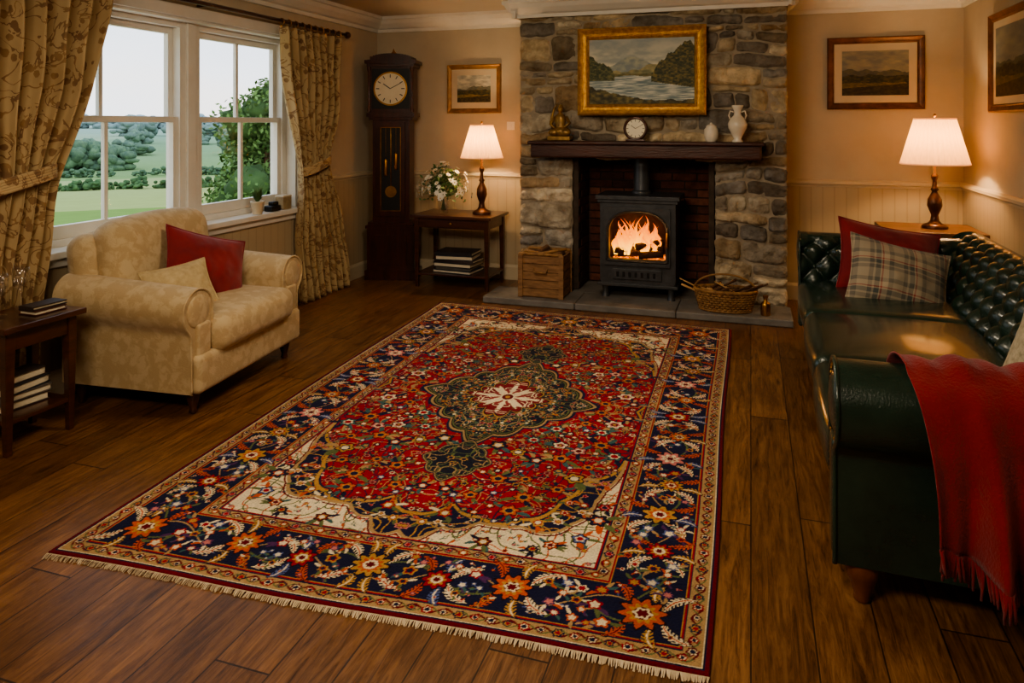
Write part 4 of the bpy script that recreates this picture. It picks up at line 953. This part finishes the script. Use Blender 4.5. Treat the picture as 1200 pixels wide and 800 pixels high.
# ---------------- outside
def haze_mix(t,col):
    # aerial haze painted into the surface colour, growing with distance
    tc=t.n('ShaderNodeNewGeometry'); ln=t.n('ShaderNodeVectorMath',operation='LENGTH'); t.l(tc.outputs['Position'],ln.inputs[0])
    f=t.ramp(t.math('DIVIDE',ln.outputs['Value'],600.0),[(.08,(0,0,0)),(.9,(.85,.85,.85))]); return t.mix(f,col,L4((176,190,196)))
t=NT('grass_fields'); v=t.coord(); 
vo=t.n('ShaderNodeTexVoronoi'); t.l(v,vo.inputs['Vector']); vo.inputs['Scale'].default_value=.014
col=t.ramp(t.noise(v,.8,5,.6),[(.3,lin((108,136,66))),(.7,lin((134,160,86)))])
col=t.mix(.6,col,t.ramp(vo.outputs['Color'],[(.2,lin((118,146,74))),(.5,lin((190,186,126))),(.8,lin((104,138,72)))]))
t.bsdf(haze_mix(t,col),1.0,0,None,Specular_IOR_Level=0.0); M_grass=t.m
def terr(x,y):
    d=math.hypot(x+3.9,y-3); z=-.7-5.2*min(1,max(0,(d-6)/110))**.75
    und=1+.5*noise.noise(Vector((x*.006,y*.006,0)))
    z+=(min(max(0,d-110),220)*.024+max(0,d-330)*.007)*und; return z
mb=MB()
def tf(u,v):
    d=3+1200*u**2.4; x=-3.95-d*abs(cos(math.radians(v*176-88))) ; y=3+d*sin(math.radians(v*176-88)); return (x,y,terr(x,y))
mb.grid(tf,90,80,M_grass); mb.build('meadow_ground',matrix=Matrix.Identity(4))
M_tree=pm('tree_foliage',(118,144,80),(74,100,54),1.5,.9,vcol=True)
t=NT('far_woodland'); v=t.coord(); a=t.n('ShaderNodeVertexColor',layer_name='Col')
col=t.mix(1.0,t.ramp(t.noise(v,1.2,6,.75),[(.35,lin((56,80,48))),(.65,lin((112,136,86)))]),a.outputs[0],'MULTIPLY')
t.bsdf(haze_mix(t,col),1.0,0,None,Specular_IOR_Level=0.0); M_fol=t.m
rg2=random.Random(21)
def tree(name,x,y,h,w,n=2600,lf=.13):
    z0=terr(x,y); mb=MB(); mb.tube([(x,y,z0-.05),(x+.05,y,z0+h*.3),(x,y+.05,z0+h*.6)],[.16*h/5,.12*h/5,.05],M_bark,8)
    bl=[]
    for k in range(22):
        a=rg2.uniform(0,6.3); zz=rg2.uniform(.12,.9); r=w*.38*rg2.random()*(1.1-zz*.7); bl.append((Vector((x+r*cos(a),y+r*sin(a),z0+h*zz)),w*rg2.uniform(.13,.22)*(1.15-.5*zz)))
    for c_,r in bl: mb.col=(.5,.56,.5); mb.ell(c_,(r*.8,r*.8,r*.75),M_tree,12,nz=.5)
    for k in range(n):
        c_,r=rg2.choice(bl); d=Vector((rg2.gauss(0,1),rg2.gauss(0,1),rg2.gauss(0,1))).normalized(); p=c_+d*r*rg2.uniform(.8,1.35); o=Vector((rg2.gauss(0,1),rg2.gauss(0,1),rg2.gauss(0,1))).normalized()*lf; q=o.orthogonal().normalized()*lf*.5
        s_=rg2.uniform(.6,1.3); mb.col=(s_,s_,s_*.9); mb.add([tuple(p-o),tuple(p+q),tuple(p+o),tuple(p-q)],[(0,1,2,3)],M_tree,False)
    mb.build(name)
tree('garden_tree',-14.0,18.6,5.0,3.6,6000,.09); tree('garden_tree',-12.2,18.9,3.9,2.6,3000,.08)
tree('garden_shrub',-8.6,8.6,.6,1.0,1400,.035)
def woods(name,rows,h,w,sub,tint=(1,1,1),clump=0):
    mb=MB()
    for (d0,a0,a1,n) in rows:
        for k in range(n):
            a=math.radians(rg2.uniform(a0,a1))
            if clump and noise.noise(Vector((a*9,d0*.1,0)))<-.05: continue
            d=d0*rg2.uniform(.985,1.015)*(1+.12*sin(3*a)); x=-d*cos(a); y=d*sin(a); z=terr(x,y); hh=h*rg2.uniform(.5,1.2)
            for q in range(sub):
                s_=rg2.uniform(.75,1.2); mb.col=tuple(s_*c for c in tint)
                ww=w*rg2.uniform(.25,.5); zz=rg2.uniform(.1,.8)
                mb.ell((x+rg2.uniform(-.6,.6)*w,y+rg2.uniform(-.6,.6)*w,z+hh*zz),(ww,ww,hh*.22),M_fol,8,nz=.5,fq=3.6/w)
    mb.build(name)
woods('hedgerow',[(62,25,70,340)],.9,.6,3,(.85,.92,.85))
woods('hedgerow',[(100,25,70,300)],1.1,.8,3,(.85,.92,.85),1)
woods('woodland',[(118,30,50,70),(150,25,70,90),(190,25,70,100)],4.2,2.8,9,(.95,1,.95),1)
woods('woodland',[(250,22,72,110),(330,22,72,130)],5.5,5,6,(1,1,1),1)
woods('woodland',[(480,22,72,150)],7,9,5,(1,1,1))
# ---------------- world & lights
w=bpy.data.worlds.new('evening_sky'); S.world=w; w.use_nodes=True; nt=w.node_tree; nt.nodes.clear()
o=nt.nodes.new('ShaderNodeOutputWorld'); b=nt.nodes.new('ShaderNodeBackground'); tc=nt.nodes.new('ShaderNodeTexCoord'); sp=nt.nodes.new('ShaderNodeSeparateXYZ'); rp=nt.nodes.new('ShaderNodeValToRGB')
nz=nt.nodes.new('ShaderNodeTexNoise'); nz.inputs['Scale'].default_value=3; nz.inputs['Detail'].default_value=5; mp=nt.nodes.new('ShaderNodeMapping'); mp.inputs['Scale'].default_value=(1,1,4)
ma=nt.nodes.new('ShaderNodeMath'); ma.operation='MULTIPLY_ADD'; ma.inputs[1].default_value=.4
nt.links.new(tc.outputs['Generated'],sp.inputs[0]); nt.links.new(tc.outputs['Generated'],mp.inputs[0]); nt.links.new(mp.outputs[0],nz.inputs[0])
nt.links.new(nz.outputs[0],ma.inputs[0]); nt.links.new(sp.outputs[2],ma.inputs[2]); nt.links.new(ma.outputs[0],rp.inputs[0])
e=rp.color_ramp.elements; e[0].position=.12; e[0].color=(.92,.84,.76,1); e[1].position=.55; e[1].color=(.52,.64,.80,1); q=e.new(.27); q.color=(.80,.83,.88,1)
nt.links.new(rp.outputs[0],b.inputs[0]); b.inputs[1].default_value=2.2; nt.links.new(b.outputs[0],o.inputs[0])
def light(name,ty,loc,rot,en,col,**k):
    ld=bpy.data.lights.new(name,ty); ld.energy=en; ld.color=col
    for a,v_ in k.items(): setattr(ld,a,v_)
    ob=bpy.data.objects.new(name,ld); S.collection.objects.link(ob); ob.location=loc; ob.rotation_euler=rot; return ob
pt=light('window_portal','AREA',(-3.93,4.03,1.5),(0,-pi/2,0),1,(1,1,1),shape='RECTANGLE',size=1.44,size_y=2.46)
try: pt.data.cycles.is_portal=True
except Exception as ex_: print(ex_)
light('fill_light','AREA',(-1.2,.3,2.5),(math.radians(50),0,0),74,(1,.83,.62),shape='RECTANGLE',size=1.6,size_y=.7)  # unseen fill added above the camera, tilted to light the chimney
light('fill_light','AREA',(-1.1,3.4,2.55),(math.radians(14),0,0),40,(1,.83,.62),shape='DISK',size=.8)  # second unseen fill, added overhead to brighten the middle of the room
light('fire_glow','POINT',(SX,y0+.14,.60),(0,0,0),6,(1,.45,.14),shadow_soft_size=.08)
# ---------------- camera
cd=bpy.data.cameras.new('camera'); cam=bpy.data.objects.new('camera',cd); S.collection.objects.link(cam)
cd.sensor_width=36; cd.lens=25.5; cd.shift_y=-.2125; cd.clip_end=3000; cd.clip_start=.05
cam.location=(0,0,1.5); cam.rotation_euler=(pi/2,0,math.radians(18.23)); S.camera=cam
S.view_settings.view_transform='AgX'
try: S.view_settings.look='AgX - Medium High Contrast'
except Exception as ex_: print(ex_)
S.view_settings.exposure=0.15
